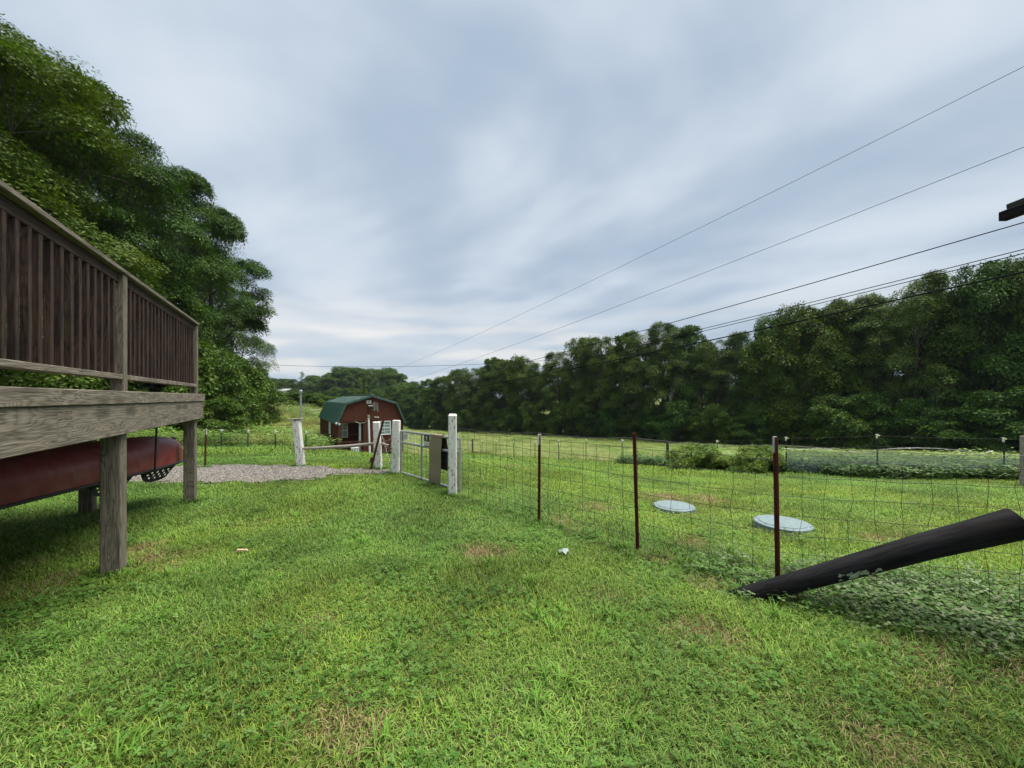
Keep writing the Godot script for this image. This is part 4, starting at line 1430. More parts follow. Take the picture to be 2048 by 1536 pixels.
func fences() -> void:
	rng.seed = 41
	var gate_post := ground(905, 990)
	var p1 := ground(1078, 1047)
	var p2 := ground(1275, 1107)
	var p3 := ground(1554, 1178)
	var p4 := on(4.35, 2.62)
	fence_line = []
	for p in [gate_post, p1, p2, p3, p4]: fence_line.append(Vector2(p.x, -p.z))
	white_post("tall flaking white wooden post at the latch end of the metal gate", gate_post, px(905, 829, -gate_post.z), 0.155)
	t_post("dark red steel post with a white tip, first from the tall gate post", p1, px(1079, 869, -p1.z), M.red_post, "", "insulator")
	t_post("dark red steel post between the white tipped and the bare tipped one", p2, px(1268, 866, -p2.z), M.red_post, "")
	t_post("dark red steel post with a bare grey tip beside the black pole", p3, px(1549, 874, -p3.z), M.red_post, "", "sign_grey")
	t_post("dark red steel post past the end of the black pole", p4, p4 + Vector3(0, 1.25, 0), M.red_post, "")
	var hts := [0.03, 0.17, 0.31, 0.46, 0.62, 0.78, 0.94, 1.08]
	woven("rusty woven wire between the white gate post and the white tipped red post", gate_post + Vector3(0.08, 0, 0), p1, hts, 0.15, 0.008, 0.0021)
	woven("rusty woven wire between the white tipped red post and the next red post", p1, p2, hts, 0.155, 0.010, 0.0019)
	woven("rusty woven wire in front of the two round lids", p2, p3, hts, 0.16, 0.012, 0.0018)
	woven("rusty woven wire behind the black leaning pole", p3, p4, hts, 0.16, 0.012, 0.0018)
	# barbed strand over the mesh
	var bw := thing("barbed_wire", "single barbed strand strung above the woven wire between the red posts", "wire", p1)
	var posts := [gate_post + Vector3(0.05, 1.12, 0), p1 + Vector3(0, 1.17, 0), p2 + Vector3(0, 1.19, 0), p3 + Vector3(0, 1.2, 0), p4 + Vector3(0, 1.2, 0)]
	var pts := []
	for i in 4:
		for k in 9:
			var t := k / 9.0
			pts.append((posts[i] as Vector3).lerp(posts[i + 1], t) - p1 + Vector3(0, -0.03 * sin(t * PI) + rr(-0.006, 0.006), 0))
	pts.append(posts[4] - p1)
	wire(bw, "strand", pts, 0.0026, M.old_wire)
	var barb := MB.new()
	for i in range(1, pts.size() - 1):
		barb.tube([pts[i] + Vector3(0.015, 0.015, 0), pts[i] - Vector3(0.015, 0.015, 0)], 0.0016, 3, false)
		barb.tube([pts[i] + Vector3(0.0, 0.015, 0.015), pts[i] - Vector3(0.0, 0.015, 0.015)], 0.0016, 3, false)
	part(bw, "barbs", barb, M.old_wire)

	# gate
	var hp := ground(790, 947)
	var hinge_post := white_post("squat white wooden post wrapped with wire at the gate hinge", hp, px(793, 841, -hp.z), 0.175)
	for y in [0.25, 0.38, 0.5, 0.62, 0.75, 0.9]:
		var ring := []
		for k in 13: ring.append(Vector3(cos(TAU * k / 12.0), 0, sin(TAU * k / 12.0)) * 0.104 + Vector3(0, y + 0.02 * sin(k), 0))
		wire(hinge_post, "wire_wrap", ring, 0.0025, M.bright_wire)
	var g0 := Vector3(hp.x + 0.14, 0, hp.z + 0.03)
	var ge := gate_post + Vector3(0.10, 0, -0.16)
	var gd := Vector3(ge.x - g0.x, 0, ge.z - g0.z)
	var gl := gd.length()
	var gt := thing("metal_gate", "galvanized tube gate with wire mesh between the two white posts", "gate", Vector3(g0.x, 0, g0.z), atan2(-gd.z, gd.x))
	var yb := 0.03
	var ym := 0.665
	var yt := 0.90
	var tubes := {"top_rail": [[0, yt], [gl, yt]], "middle_rail": [[0, ym], [gl, ym]], "bottom_rail": [[0, yb], [gl, yb]], "end_upright": [[0, yb], [0, yt]], "latch_upright": [[gl, yb], [gl, yt]], "brace_upright": [[gl * 0.40, yb], [gl * 0.40, yt]]}
	for k in tubes:
		var b := MB.new()
		var t: Array = tubes[k]
		b.tube([Vector3(t[0][0], t[0][1], 0), Vector3(t[1][0], t[1][1], 0)], 0.024 if k != "brace_upright" else 0.02, 10)
		part(gt, k, b, M.galvanized)
	var i := 1
	while i * 0.15 < gl:
		wire(gt, "mesh_wire", [Vector3(i * 0.15, yb, 0.012), Vector3(i * 0.15, ym, 0.012)], 0.0028, M.fence_wire)
		i += 1
	for y in [0.15, 0.26, 0.37, 0.48, 0.58]: wire(gt, "mesh_wire", [Vector3(0, y, 0.015), Vector3(gl, y, 0.015)], 0.0026, M.fence_wire)
	# sign on the gate
	var sg := thing("gate_sign", "small black and white warning sign hanging on the gate rail", "sign", gt.transform * Vector3(gl * 0.515, 0.74, 0.03), gt.rotation.y)
	var b := MB.new()
	b.box(Transform3D(Basis(), Vector3(0, 0.05, 0)), Vector3(0.2, 0.22, 0.004), 0.001)
	part(sg, "panel", b, M.sign_black)
	b = MB.new()
	b.box(Transform3D(Basis(), Vector3(0, -0.005, 0.004)), Vector3(0.185, 0.08, 0.004), 0.001)
	part(sg, "white_field", b, M.white_plastic)
	b = MB.new()
	b.box(Transform3D(Basis(), Vector3(0.0, 0.1, 0.004)), Vector3(0.03, 0.08, 0.004), 0.001)
	part(sg, "exclamation_mark", b, M.white_plastic)
	b = MB.new()
	for k in 2: b.box(Transform3D(Basis(), Vector3(0.0, 0.012 - 0.032 * k, 0.0075)), Vector3(0.14, 0.014, 0.002), 0.0005)
	part(sg, "lettering", b, M.sign_grey)
	# rug over the gate
	var rg := thing("rug", "tan speckled runner rug hung over the metal gate", "rug", gt.transform * Vector3(gl * 0.665, 0.0, 0), gt.rotation.y)
	b = MB.new()
	var prof := []
	for k in 14: prof.append(Vector2(0.034 + 0.006 * sin(k * 0.9) + 0.02 * (1.0 - k / 13.0), lerpf(0.05, 0.89, k / 13.0)))
	for k in 7: prof.append(Vector2(0.034 * cos(PI * (k + 1) / 8.0), 0.905 + 0.03 * sin(PI * (k + 1) / 8.0)))
	for k in 10: prof.append(Vector2(-0.036 - 0.008 * k / 9.0, lerpf(0.89, 0.30, k / 9.0)))
	var hw := 0.2
	var prevr := -1
	for face in 2:
		prevr = -1
		var bb := MB.new()
		for k in prof.size():
			var p: Vector2 = prof[k]
			var q0: Vector2 = prof[maxi(k - 1, 0)]
			var q1: Vector2 = prof[mini(k + 1, prof.size() - 1)]
			var tn := (q1 - q0).normalized()
			var nn2 := Vector2(tn.y, -tn.x)
			if face == 1: nn2 = -nn2
			var back := clampf((k - 18) / 12.0, 0.0, 1.0)
			var off := (0.004 if face == 0 else -0.004)
			var first := bb.v.size()
			for j in 5:
				var zx := lerpf(-hw, hw, j / 4.0) * (1.0 + back * 0.45) + back * 0.12
				var wv := 0.006 * sin(j * 1.9 + k * 0.3)
				var out := Vector2(tn.y, -tn.x)
				bb.vert(Vector3(zx, p.y + out.y * off, p.x + out.x * off + wv), Vector3(0, nn2.y, nn2.x))
			if prevr >= 0:
				for j in 4: bb.tri(prevr + j, prevr + j + 1, first + j + 1); bb.tri(prevr + j, first + j + 1, first + j)
			prevr = first
		part(rg, "pile" if face == 0 else "backing", bb, M.rug_tan if face == 0 else M.rug_back)

	# posts and rail left of the gate
	var wp := ground(757, 938)
	white_post("white wooden post behind the leaning rusty stake", wp, px(753, 843, -wp.z), 0.165)
	var lp := ground(602, 933)
	var wl := white_post("leaning white wooden post with a board on top beside the gravel", lp, px(593, 840, -lp.z), 0.17)
	var cap := MB.new()
	var up := px(593, 840, -lp.z) - lp
	cap.box(Transform3D(Basis(Vector3(0, 0, 1), 0.06) * Basis(Vector3.UP, 0.3), up + Vector3(-0.03, 0.022, 0)), Vector3(0.30, 0.028, 0.2), 0.004, Vector2(0.3, 0.2))
	part(wl, "cap_board", cap, M.silver_wood)
	var rail := thing("fence_rail", "silvery weathered pole rail tied between the white posts", "rail", lp)
	var rb := MB.new()
	rb.tube([px(604, 897, -lp.z) - lp, px(640, 896, lerpf(-lp.z, -wp.z, 0.25)) - lp, px(690, 893, lerpf(-lp.z, -wp.z, 0.6)) - lp, px(730, 889, lerpf(-lp.z, -wp.z, 0.85)) - lp, px(750, 887, -wp.z + 0.08) - lp], [0.028, 0.035, 0.038, 0.034, 0.03], 8)
	part(rail, "pole", rb, M.silver_wood)
	var rail2 := thing("fence_rail", "short weathered pole rail between the stake and the gate hinge post", "rail", wp)
	rb = MB.new()
	rb.tube([px(764, 887, -wp.z) - wp, px(778, 892, -hp.z - 0.3) - wp, px(783, 896, -hp.z - 0.14) - wp], [0.03, 0.028, 0.025], 8)
	part(rail2, "pole", rb, M.silver_wood)
	# rusty stake leaning on the post
	var sb := ground(741, 941)
	var stp := thing("rusty_stake", "long rusty steel stake leaning against the white post", "stake", sb)
	b = MB.new()
	var st_top := px(767, 838, -wp.z - 0.2) - sb
	var st_d := st_top.normalized()
	b.bar(-st_d * 0.06, st_top, 0.05, 0.008, Vector3.RIGHT, 0.001)
	b.bar(-st_d * 0.06 + Vector3(0, 0, 0.015), st_top + Vector3(0, 0, 0.015), 0.01, 0.03, Vector3.RIGHT, 0.001)
	part(stp, "shaft", b, M.rust)
	b = MB.new()
	b.box(Transform3D(Basis(Vector3(0, 0, 1), -0.25), st_d * 0.24 + Vector3(-0.03, 0, 0)), Vector3(0.08, 0.12, 0.006), 0.002)
	part(stp, "anchor_plate", b, M.rust)
	# left red post with its insulator, and the strands of that fence
	var rp := ground(410, 936)
	t_post("red steel post with a white cap beside the gravel pad", rp, px(412, 858, -rp.z), M.red_post, "", "insulator")
	var fw := thing("wire_fence", "thin wire strands between the red steel post and the leaning white post", "wire fence", rp)
	for y in [0.28, 0.5, 0.72, 0.92]:
		var a := rp + Vector3(0, y, 0)
		var c := lp + Vector3(-0.08, y, 0)
		wire(fw, "strand", [a - rp, a.lerp(c, 0.5) - rp + Vector3(0, -0.02, 0), c - rp], 0.0022, M.fence_wire)
	fw = thing("wire_fence", "thin wire strands between the two white posts left of the gate", "wire fence", lp)
	for y in [0.12, 0.26, 0.62, 0.78]:
		var a := lp + Vector3(0.08, y, 0)
		var c := wp + Vector3(-0.08, y, 0)
		wire(fw, "strand", [a - lp, a.lerp(c, 0.5) - lp + Vector3(0, -0.015, 0), c - lp], 0.0022, M.fence_wire)
	fw = thing("wire_fence", "slack wire strands between the stake post and the gate hinge post", "wire fence", wp)
	for y in [0.2, 0.45, 0.7]:
		wire(fw, "strand", [Vector3(0.08, y, 0), (hp - wp) * 0.5 + Vector3(0, y - 0.05, 0), hp - wp + Vector3(-0.08, y + 0.05, 0)], 0.003, M.bright_wire)
	wire(fw, "strand", [Vector3(0.08, 0.75, 0), hp - wp + Vector3(-0.08, 0.15, 0)], 0.003, M.bright_wire)
	wire(fw, "strand", [Vector3(0.08, 0.15, 0), hp - wp + Vector3(-0.08, 0.8, 0)], 0.003, M.bright_wire)
	# electric fence in front of the weeds
	var eg := "capped posts of the electric fence before the weeds"
	var eprev := Vector3.ZERO
	var ew := thing("electric_wire", "fine electric strands in front of the tall weeds", "wire", on(-11.0, 13.9))
	var last := []
	for e in [[370, 862], [443, 862], [496, 863], [551, 865], [612, 866]]:
		var at := on((float(e[0]) - HX) / F * 13.9, 13.9)
		insulator_post("thin green post with a white cap in front of the tall weeds", at, px(e[0], e[1], 13.9), eg, 1.0)
		last.append(px(e[0], e[1], 13.9))
	for q in last.size() - 1:
		for y in [0.0, -0.32]:
			wire(ew, "strand", [last[q] + Vector3(0, y, 0) - ew.position, last[q + 1] + Vector3(0, y, 0) - ew.position], 0.003, M.fence_wire)

	# back fence of the pen
	var bg := "capped green posts of the back fence"
	var heads := []
	for e in [[964, 882, 31.0], [992, 883, 28.5], [1027, 884, 26.6], [1070, 884, 24.8], [1117, 882, 22.6], [1172, 881, 20.6], [1244, 882, 18.7], [1434, 884, 14.0], [1572, 878, 12.2], [1754, 873, 10.7], [2007, 880, 10.4]]:
		var d: float = e[2]
		var top := px(e[0], e[1], d)
		var at := on(top.x, d)
		insulator_post({1434: "green steel post with a yellow insulator standing among the leafy shrubs", 1572: "green steel post where the grey netting begins beside the shrubs", 1754: "green steel post with a yellow insulator midway along the grey netting", 2007: "green steel post with a yellow insulator next to the thick grey corner post"}.get(e[0], "slim green steel post with a white insulator cap along the back of the pen"), at, top, bg, 1.15 if d > 15 else 1.0, d < 16)
		heads.append(top)
	var order := []
	for h in heads: order.append(h)
	order.append(px(2200, 884, 10.4))
	var bw2 := thing("electric_wire", "long electric strands along the back of the pen", "wire", Vector3(heads[0].x, gh(heads[0].x, heads[0].z), heads[0].z))
	for q in order.size() - 1:
		for y in [0.02, -0.28, -0.55]:
			var a: Vector3 = order[q] + Vector3(0.07, y, 0)
			var c: Vector3 = order[q + 1] + Vector3(0.07, y, 0)
			wire(bw2, "strand", [a - bw2.position, a.lerp(c, 0.5) + Vector3(0, -0.015, 0) - bw2.position, c - bw2.position], 0.0032, M.fence_wire)
	for e in [[1335, 883, 15.9, 0.11, "brown wooden post in the back fence beside the leafy shrubs"], [2050, 872, 8.9, 0.16, "thick grey wooden post at the corner of the back fence"], [945, 878, 33.0, 0.12, "far wooden corner post where the back fence turns"]]:
		var d: float = e[2]
		var top := px(e[0], e[1], d)
		var at := on(top.x, d)
		var o := thing("wooden_post", e[4], "fence post", at)
		var wb := MB.new()
		wb.tube([Vector3(0, -0.3, 0), Vector3(0, (top.y - at.y) * 0.5, 0.01), Vector3(0, top.y - at.y, 0)], [e[3] * 0.55, e[3] * 0.52, e[3] * 0.48], 10)
		part(o, "shaft", wb, M.silver_wood if e[3] > 0.14 else M.bark)
	# grey netting on the right of the back fence
	var nt := thing("shade_netting", "grey see-through netting hung along the back fence", "netting", Vector3(heads[8].x, gh(heads[8].x, heads[8].z), heads[8].z))
	var nb := MB.new()
	var ends := [px(1572, 901, 12.1), px(1754, 905, 10.62), px(1965, 915, 10.35), px(2120, 917, 10.3)]
	var prevn := -1
	for k in 25:
		var t := k / 24.0 * 3.0
		var s := mini(int(t), 2)
		var p: Vector3 = (ends[s] as Vector3).lerp(ends[s + 1], t - s)
		var first := nb.v.size()
		for j in 5:
			var q := p
			q.y = lerpf(p.y, gh(p.x, p.z) + 0.08, j / 4.0)
			q.z += 0.03 * sin(k * 1.3 + j)
			nb.vert(q - nt.position, Vector3(0, 0, 1))
		if prevn >= 0:
			for j in 4: nb.tri(prevn + j, prevn + j + 1, first + j + 1); nb.tri(prevn + j, first + j + 1, first + j)
		prevn = first
	part(nt, "net", nb, M.netting)
	# a loose bright wire over the netting
	var lw := thing("loose_wire", "loose bright wire draped in waves over the grey netting", "wire", nt.position)
	var lpts := []
	for p in [[1560, 897], [1600, 899], [1640, 898], [1690, 900], [1720, 907], [1735, 907], [1755, 900], [1790, 897], [1830, 896], [1880, 897], [1930, 902], [1955, 908], [1972, 906], [1985, 902]]:
		lpts.append(px(p[0], p[1], lerpf(11.9, 10.2, clampf((p[0] - 1572.0) / 250.0, 0, 1))) - lw.position)
	wire(lw, "strand", lpts, 0.0065, M.bright_wire, 5)
	# white stakes of the fence in the pasture
	for e in [[889, 872, 40], [893, 880, 41], [916, 867, 36], [921, 878, 42], [938, 884, 38], [830, 868, 30], [862, 870, 33]]:
		var d: float = e[2]
		var top := px(e[0], e[1], d)
		var at := on(top.x, d)
		var o := thing("white_stake", "thin white step-in stake of the pasture fence behind the gate", "stake", at, 0.0, "white stakes in the pasture")
		var wb := MB.new()
		wb.tube([Vector3(0, -0.1, 0), Vector3(0, maxf(top.y - at.y, 0.8), 0)], [0.035, 0.03], 6)
		part(o, "shaft", wb, M.white_plastic)
		wb = MB.new()
		wb.box(Transform3D(Basis(), Vector3(0, maxf(top.y - at.y, 0.8) - 0.1, 0.04)), Vector3(0.12, 0.03, 0.03), 0.004)
		part(o, "wire_clip", wb, M.white_plastic)

func yard_things() -> void:
	rng.seed = 51
	# lids
	for e in [[1348, 1021, 0.30, "smaller looking pale round lid in the pen, farther behind the fence"], [1565, 1057, 0.31, "pale round lid in the pen behind the bare tipped red post"]]:
		var at := ground(e[0], e[1])
		at.y += 0.045
		lids.append(Vector2(at.x, -at.z))
		var o := thing("tank_lid", e[3], "lid", at, 0.3, "round lids in the pen")
		var b := MB.new()
		var R: float = e[2]
		var prof := [[R, -0.09], [R, 0.028], [R - 0.012, 0.036], [R - 0.05, 0.038], [R - 0.055, 0.046], [0.0, 0.056]]
		for k in prof.size() - 1:
			var r0: float = prof[k][0]
			var r1: float = prof[k + 1][0]
			for i in 40:
				var a := TAU * i / 40.0
				var c := TAU * (i + 1) / 40.0
				var nn := Vector3(prof[k + 1][1] - prof[k][1], r0 - r1, 0).normalized()
				var p := [Vector3(cos(a) * r0, prof[k][1], sin(a) * r0), Vector3(cos(c) * r0, prof[k][1], sin(c) * r0), Vector3(cos(c) * r1, prof[k + 1][1], sin(c) * r1), Vector3(cos(a) * r1, prof[k + 1][1], sin(a) * r1)]
				var id := []
				for q in 4:
					var an := a if q == 0 or q == 3 else c
					id.append(b.vert(p[q], Vector3(cos(an) * nn.x, nn.y, sin(an) * nn.x)))
				b.tri(id[0], id[1], id[2])
				if r1 > 0.0: b.tri(id[0], id[2], id[3])
		part(o, "cover", b, M.lid_plastic)
		b = MB.new()
		for i in 6: b.tube([Vector3(cos(TAU * i / 6.0) * (R - 0.03), 0.03, sin(TAU * i / 6.0) * (R - 0.03)), Vector3(cos(TAU * i / 6.0) * (R - 0.03), 0.047, sin(TAU * i / 6.0) * (R - 0.03))], 0.009, 8)
		part(o, "bolts", b, M.galvanized)
	# black pole
	var base := ground(1490, 1192)
	var o := thing("leaning_pole", "thick black tarred pole leaning up from the weeds across the wire fence", "pole", base)
	var pts := []
	for p in [[1440, 1203, 3.2], [1480, 1194, 3.14], [1560, 1173, 3.04], [1680, 1140, 2.9], [1850, 1093, 2.72], [1960, 1066, 2.62], [2036, 1046, 2.55]]: pts.append(px(p[0], p[1], p[2]) - base)
	var rads := [0.064, 0.067, 0.072, 0.078, 0.087, 0.094, 0.100]
	var b := MB.new()
	b.tube(pts, rads, 20)
	for i in b.v.size(): b.v[i] += b.n[i] * bump.get_noise_3d(b.v[i].x * 60.0, b.v[i].y * 60.0, b.v[i].z * 60.0) * 0.006
	part(o, "shaft", b, M.tar_wood)
	b = MB.new()      # lichen crust
	var seg: Vector3 = pts[3]
	var dirp: Vector3 = (pts[4] - pts[3]).normalized()
	var sidep := (Vector3(-0.55, 0.1, 1.0) - dirp * dirp.dot(Vector3(-0.55, 0.1, 1.0))).normalized()
	var upp := sidep.cross(dirp).normalized()
	if upp.y < 0: upp = -upp
	for k in 46:
		var t := rr(-0.03, 0.2) + 0.05 * sin(k * 2.4)
		var a := rr(-0.75, -0.12) - t * 0.8
		var oo := sidep * cos(a) + upp * sin(a)
		var c := seg + dirp * t + oo * (0.0785 + 0.03 * t)
		var s := rr(0.004, 0.013)
		var t1 := dirp
		var t2 := oo.cross(dirp).normalized()
		var m := b.vert(c + oo * 0.003, oo)
		var f := b.v.size()
		for j in 8:
			var an := TAU * j / 8.0
			b.vert(c + (t1 * cos(an) * 1.6 + t2 * sin(an)) * s * rr(0.7, 1.1) - oo * 0.002, oo)
		for j in 8: b.tri(m, f + j, f + (j + 1) % 8)
	part(o, "lichen", b, M.lichen)
	# eave of the porch at the right edge
	var e0 := px(1997, 434, 2.2)
	var pr := thing("porch_roof", "dark eave of a porch roof reaching in from the yard's edge", "roof", Vector3(e0.x + 1.2, 0, -0.5))
	b = MB.new()
	b.box(Transform3D(Basis(), Vector3(-1.2 + 0.02, e0.y, -0.2)), Vector3(0.045, 0.052, 3.0), 0.003)
	part(pr, "fascia_board", b, M.tar_wood)
	b = MB.new()
	b.box(Transform3D(Basis(Vector3(0, 0, 1), 0.10), Vector3(0.06, e0.y + 0.052 + 0.12, -0.18)), Vector3(2.5, 0.028, 3.0), 0.003)
	part(pr, "roof_sheet", b, M.shingle)
	for s in [-1.5, 0.0, 1.1]:
		b = MB.new()
		b.box(Transform3D(Basis(Vector3(0, 0, 1), 0.10), Vector3(0.09, e0.y + 0.105, s)), Vector3(2.3, 0.08, 0.04), 0.003)
		part(pr, "rafter", b, M.rail_wood)
	for s in [-1.5, 1.1]:
		b = MB.new()
		b.box(Transform3D(Basis(), Vector3(1.1, e0.y * 0.5 + 0.04, s)), Vector3(0.12, e0.y + 0.2, 0.12), 0.006)
		part(pr, "porch_post", b, M.post_wood)
	# litter
	var c0 := ground(482, 1110)
	o = thing("wood_chip", "pale tan splinter of wood lying on the lawn", "wood chip", c0, 0.4)
	b = MB.new()
	b.prism([Vector2(-0.06, 0.03), Vector2(-0.02, 0.045), Vector2(0.06, 0.035), Vector2(0.05, 0.05), Vector2(-0.03, 0.062)], -0.015, 0.015)
	part(o, "splinter", b, M.chip)
	c0 = ground(1128, 1111)
	o = thing("plastic_scrap", "crumpled pale scrap of plastic lying in the lawn", "litter", c0)
	b = MB.new()
	for k in 9:
		var a := TAU * k / 9.0
		var a2 := TAU * (k + 1) / 9.0
		var r0 := 0.05 + 0.014 * sin(k * 4.0)
		var r1 := 0.05 + 0.014 * sin(((k + 1) % 9) * 4.0)
		b.face(Vector3(0, 0.075, 0), Vector3(cos(a) * r0, 0.045 + 0.014 * sin(k * 2.6), sin(a) * r0), Vector3(cos(a2) * r1, 0.045 + 0.014 * sin(((k + 1) % 9) * 2.6), sin(a2) * r1))
	part(o, "film", b, M.curtain)

# ------------------------------------------------------------------ shed
var shed_at := Vector3.ZERO
const SHED_TURN := 0.5550
func in_shed(x: float, d: float) -> bool:
	var v := Vector2(x - shed_at.x, d + shed_at.z)
	var a := v.dot(Vector2(cos(SHED_TURN), sin(SHED_TURN)))
	var b := v.dot(Vector2(-sin(SHED_TURN), cos(SHED_TURN)))
	return a > -0.5 and a < 4.2 and b > -0.8 and b < 10.5

func shed() -> void:
	rng.seed = 61
	var fl := px(676, 842, 21.6)           # front left corner of the eave
	var yb := fl.y - 2.02
	shed_at = Vector3(fl.x, yb, fl.z)
	var o := thing("red_shed", "dark red gambrel shed cabin with a green metal roof", "shed", shed_at, SHED_TURN)
	var W := 3.66
	var L := 9.8
	var ex := 2.02
	var prof := func(x: float) -> float:
		x = minf(x, W - x)
		if x < 0.42: return ex + (2.96 - ex) * maxf(x, 0.0) / 0.42
		return 2.96 + (3.42 - 2.96) * (x - 0.42) / (W * 0.5 - 0.42)
	var b: MB
	# floor frame and skids
	b = MB.new()
	b.box(Transform3D(Basis(), Vector3(W * 0.5, 0.16, -L * 0.5)), Vector3(W - 0.06, 0.2, L - 0.06), 0.01)
	part(o, "floor", b, M.plank_wood)
	for s in [0.5, W - 0.5]:
		b = MB.new()
		b.box(Transform3D(Basis(), Vector3(s, -0.12, -L * 0.5)), Vector3(0.14, 0.36, L - 0.1), 0.01)
		part(o, "skid", b, M.rust)
	# front siding: planks with grooves between them
	var pw := 0.1525
	for k in 24:
		var x0 := k * pw + 0.004
		var x1 := (k + 1) * pw - 0.004
		var lo := 0.08
		var cut := []
		if x1 > 0.16 and x0 < 1.36: cut = [[1.88, 9.0]]               # porch opening
		elif x1 > 2.2 and x0 < 2.9: cut = [[0.08, 1.14], [1.92, 9.0]]   # window opening
		else: cut = [[0.08, 9.0]]
		if x1 <= 0.16: cut = [[0.08, 9.0]]
		for c in cut:
			b = MB.new()
			var t0: float = minf(c[1], prof.call(x0) - 0.03)
			var t1: float = minf(c[1], prof.call(x1) - 0.03)
			b.prism([Vector2(x0, c[0]), Vector2(x1, c[0]), Vector2(x1, t1), Vector2(x0, t0)], -0.02, rr(-0.003, 0.001))
			part(o, "siding_plank", b, M.shed_red)
	b = MB.new()     # wall behind the grooves, round the openings
	for q in [[0.01, 0.15, 0.1, 2.0], [1.36, 2.22, 0.1, 2.0], [2.88, W - 0.01, 0.1, 2.0], [2.22, 2.88, 0.1, 1.13], [0.01, W - 0.01, 2.0, 2.06]]:
		b.box(Transform3D(Basis(), Vector3((q[0] + q[1]) * 0.5, (q[2] + q[3]) * 0.5, -0.045)), Vector3(q[1] - q[0], q[3] - q[2], 0.045), 0.0)
	b.prism([Vector2(0.05, 2.06), Vector2(W - 0.05, 2.06), Vector2(W - 0.45, 2.90), Vector2(W * 0.5, 3.34), Vector2(0.45, 2.90)], -0.068, -0.024)
	part(o, "front_wall", b, M.bare_board)
	b = MB.new()
	b.box(Transform3D(Basis(), Vector3(W * 0.5 + 0.1, 2.03, 0.012)), Vector3(W - 0.3, 0.09, 0.026), 0.003)
	part(o, "band_board", b, M.shed_red)
	# side and back walls
	for s in [0, 1]:
		var xx: float = 0.0 if s == 0 else W
		var k := 0
		while k * 0.2 < L - 0.25:
			var z0 := -0.03 - k * 0.2
			if s == 0 and z0 > -1.15 and k > 0: pass
			b = MB.new()
			b.box(Transform3D(Basis(), Vector3(xx, 1.06, z0 - 0.1)), Vector3(0.03 + rr(-0.002, 0.002), 1.98, 0.19), 0.003, uvo())
			part(o, "side_plank", b, M.shed_red)
			k += 1
		b = MB.new()
		b.box(Transform3D(Basis(), Vector3(xx + (0.03 if s == 0 else -0.03), 1.06, -L * 0.5)), Vector3(0.02, 1.96, L - 0.1), 0.0)
		part(o, "side_wall", b, M.bare_board)
	b = MB.new()
	b.prism([Vector2(0.03, 0.1), Vector2(W - 0.03, 0.1), Vector2(W - 0.03, 2.02), Vector2(W - 0.44, 2.92), Vector2(W * 0.5, 3.36), Vector2(0.44, 2.92), Vector2(0.03, 2.02)], -L + 0.02, -L + 0.06)
	part(o, "back_wall", b, M.shed_red)
	# roof sheets, four slopes
	var sl := [[Vector2(-0.10, ex - 0.20), Vector2(0.40, 3.0)], [Vector2(0.40, 3.005), Vector2(W * 0.5, 3.46)], [Vector2(W * 0.5, 3.46), Vector2(W - 0.40, 3.005)], [Vector2(W - 0.40, 3.0), Vector2(W + 0.10, ex - 0.20)]]
	for q in sl:
		var p0: Vector2 = q[0]
		var p1: Vector2 = q[1]
		var nn := Vector2(-(p1 - p0).y, (p1 - p0).x).normalized()
		if nn.y < 0: nn = -nn
		var z := 0.14
		while z > -L - 0.1:
			b = MB.new()
			var z1 := maxf(z - 0.91, -L - 0.12)
			var a3 := Vector3(p0.x, p0.y, 0)
			var c3 := Vector3(p1.x, p1.y, 0)
			b.bar(Vector3(p0.x, p0.y, (z + z1) * 0.5) + Vector3(nn.x, nn.y, 0) * 0.01, Vector3(p1.x, p1.y, (z + z1) * 0.5) + Vector3(nn.x, nn.y, 0) * 0.01, 0.02, z - z1 - 0.004, Vector3(nn.x, nn.y, 0), 0.0)
			var r := z - 0.06
			while r > z1 + 0.04:
				b.bar(a3 + Vector3(nn.x * 0.026, nn.y * 0.026, r), c3 + Vector3(nn.x * 0.026, nn.y * 0.026, r), 0.014, 0.03, Vector3(nn.x, nn.y, 0), 0.004)
				r -= 0.23
			part(o, "roof_sheet", b, M.roof_green)
			z = z1
	b = MB.new()
	b.box(Transform3D(Basis(), Vector3(W * 0.5, 3.505, -L * 0.5 + 0.01)), Vector3(0.26, 0.02, L + 0.24), 0.006)
	part(o, "ridge_cap", b, M.roof_green)
	for q in sl:     # trim along the gable
		b = MB.new()
		b.bar(Vector3(q[0].x, q[0].y - 0.04, 0.115), Vector3(q[1].x, q[1].y - 0.04, 0.115), 0.09, 0.045, Vector3(0, 1, 0), 0.003)
		part(o, "gable_trim", b, M.roof_green)
	# porch recess
	b = MB.new()
	b.box(Transform3D(Basis(), Vector3(0.08, 1.03, -0.07)), Vector3(0.13, 1.88, 0.13), 0.005)
	part(o, "porch_post", b, M.shed_red)
	b = MB.new()
	b.box(Transform3D(Basis(), Vector3(0.76, 1.03, -1.25)), Vector3(1.3, 1.9, 0.04), 0.0)
	part(o, "porch_back_wall", b, M.shed_red)
	b = MB.new()
	b.box(Transform3D(Basis(), Vector3(1.385, 1.03, -0.66)), Vector3(0.04, 1.9, 1.16), 0.0)
	part(o, "porch_side_wall", b, M.shed_red)
	b = MB.new()
	b.box(Transform3D(Basis(), Vector3(0.72, 2.0, -0.66)), Vector3(1.3, 0.03, 1.16), 0.0)
	part(o, "porch_ceiling", b, M.bare_board)
	window(o, Vector3(0.42, 1.38, -1.2), 0.5, 0.8, 2, 2)
	b = MB.new()
	b.box(Transform3D(Basis(), Vector3(1.18, 1.0, -0.10)), Vector3(0.12, 1.76, 0.05), 0.004)
	part(o, "pale_board", b, M.curtain)
	var rl := MB.new()
	rl.box(Transform3D(Basis(), Vector3(0.75, 0.80, -0.03)), Vector3(1.2, 0.05, 0.05), 0.004)
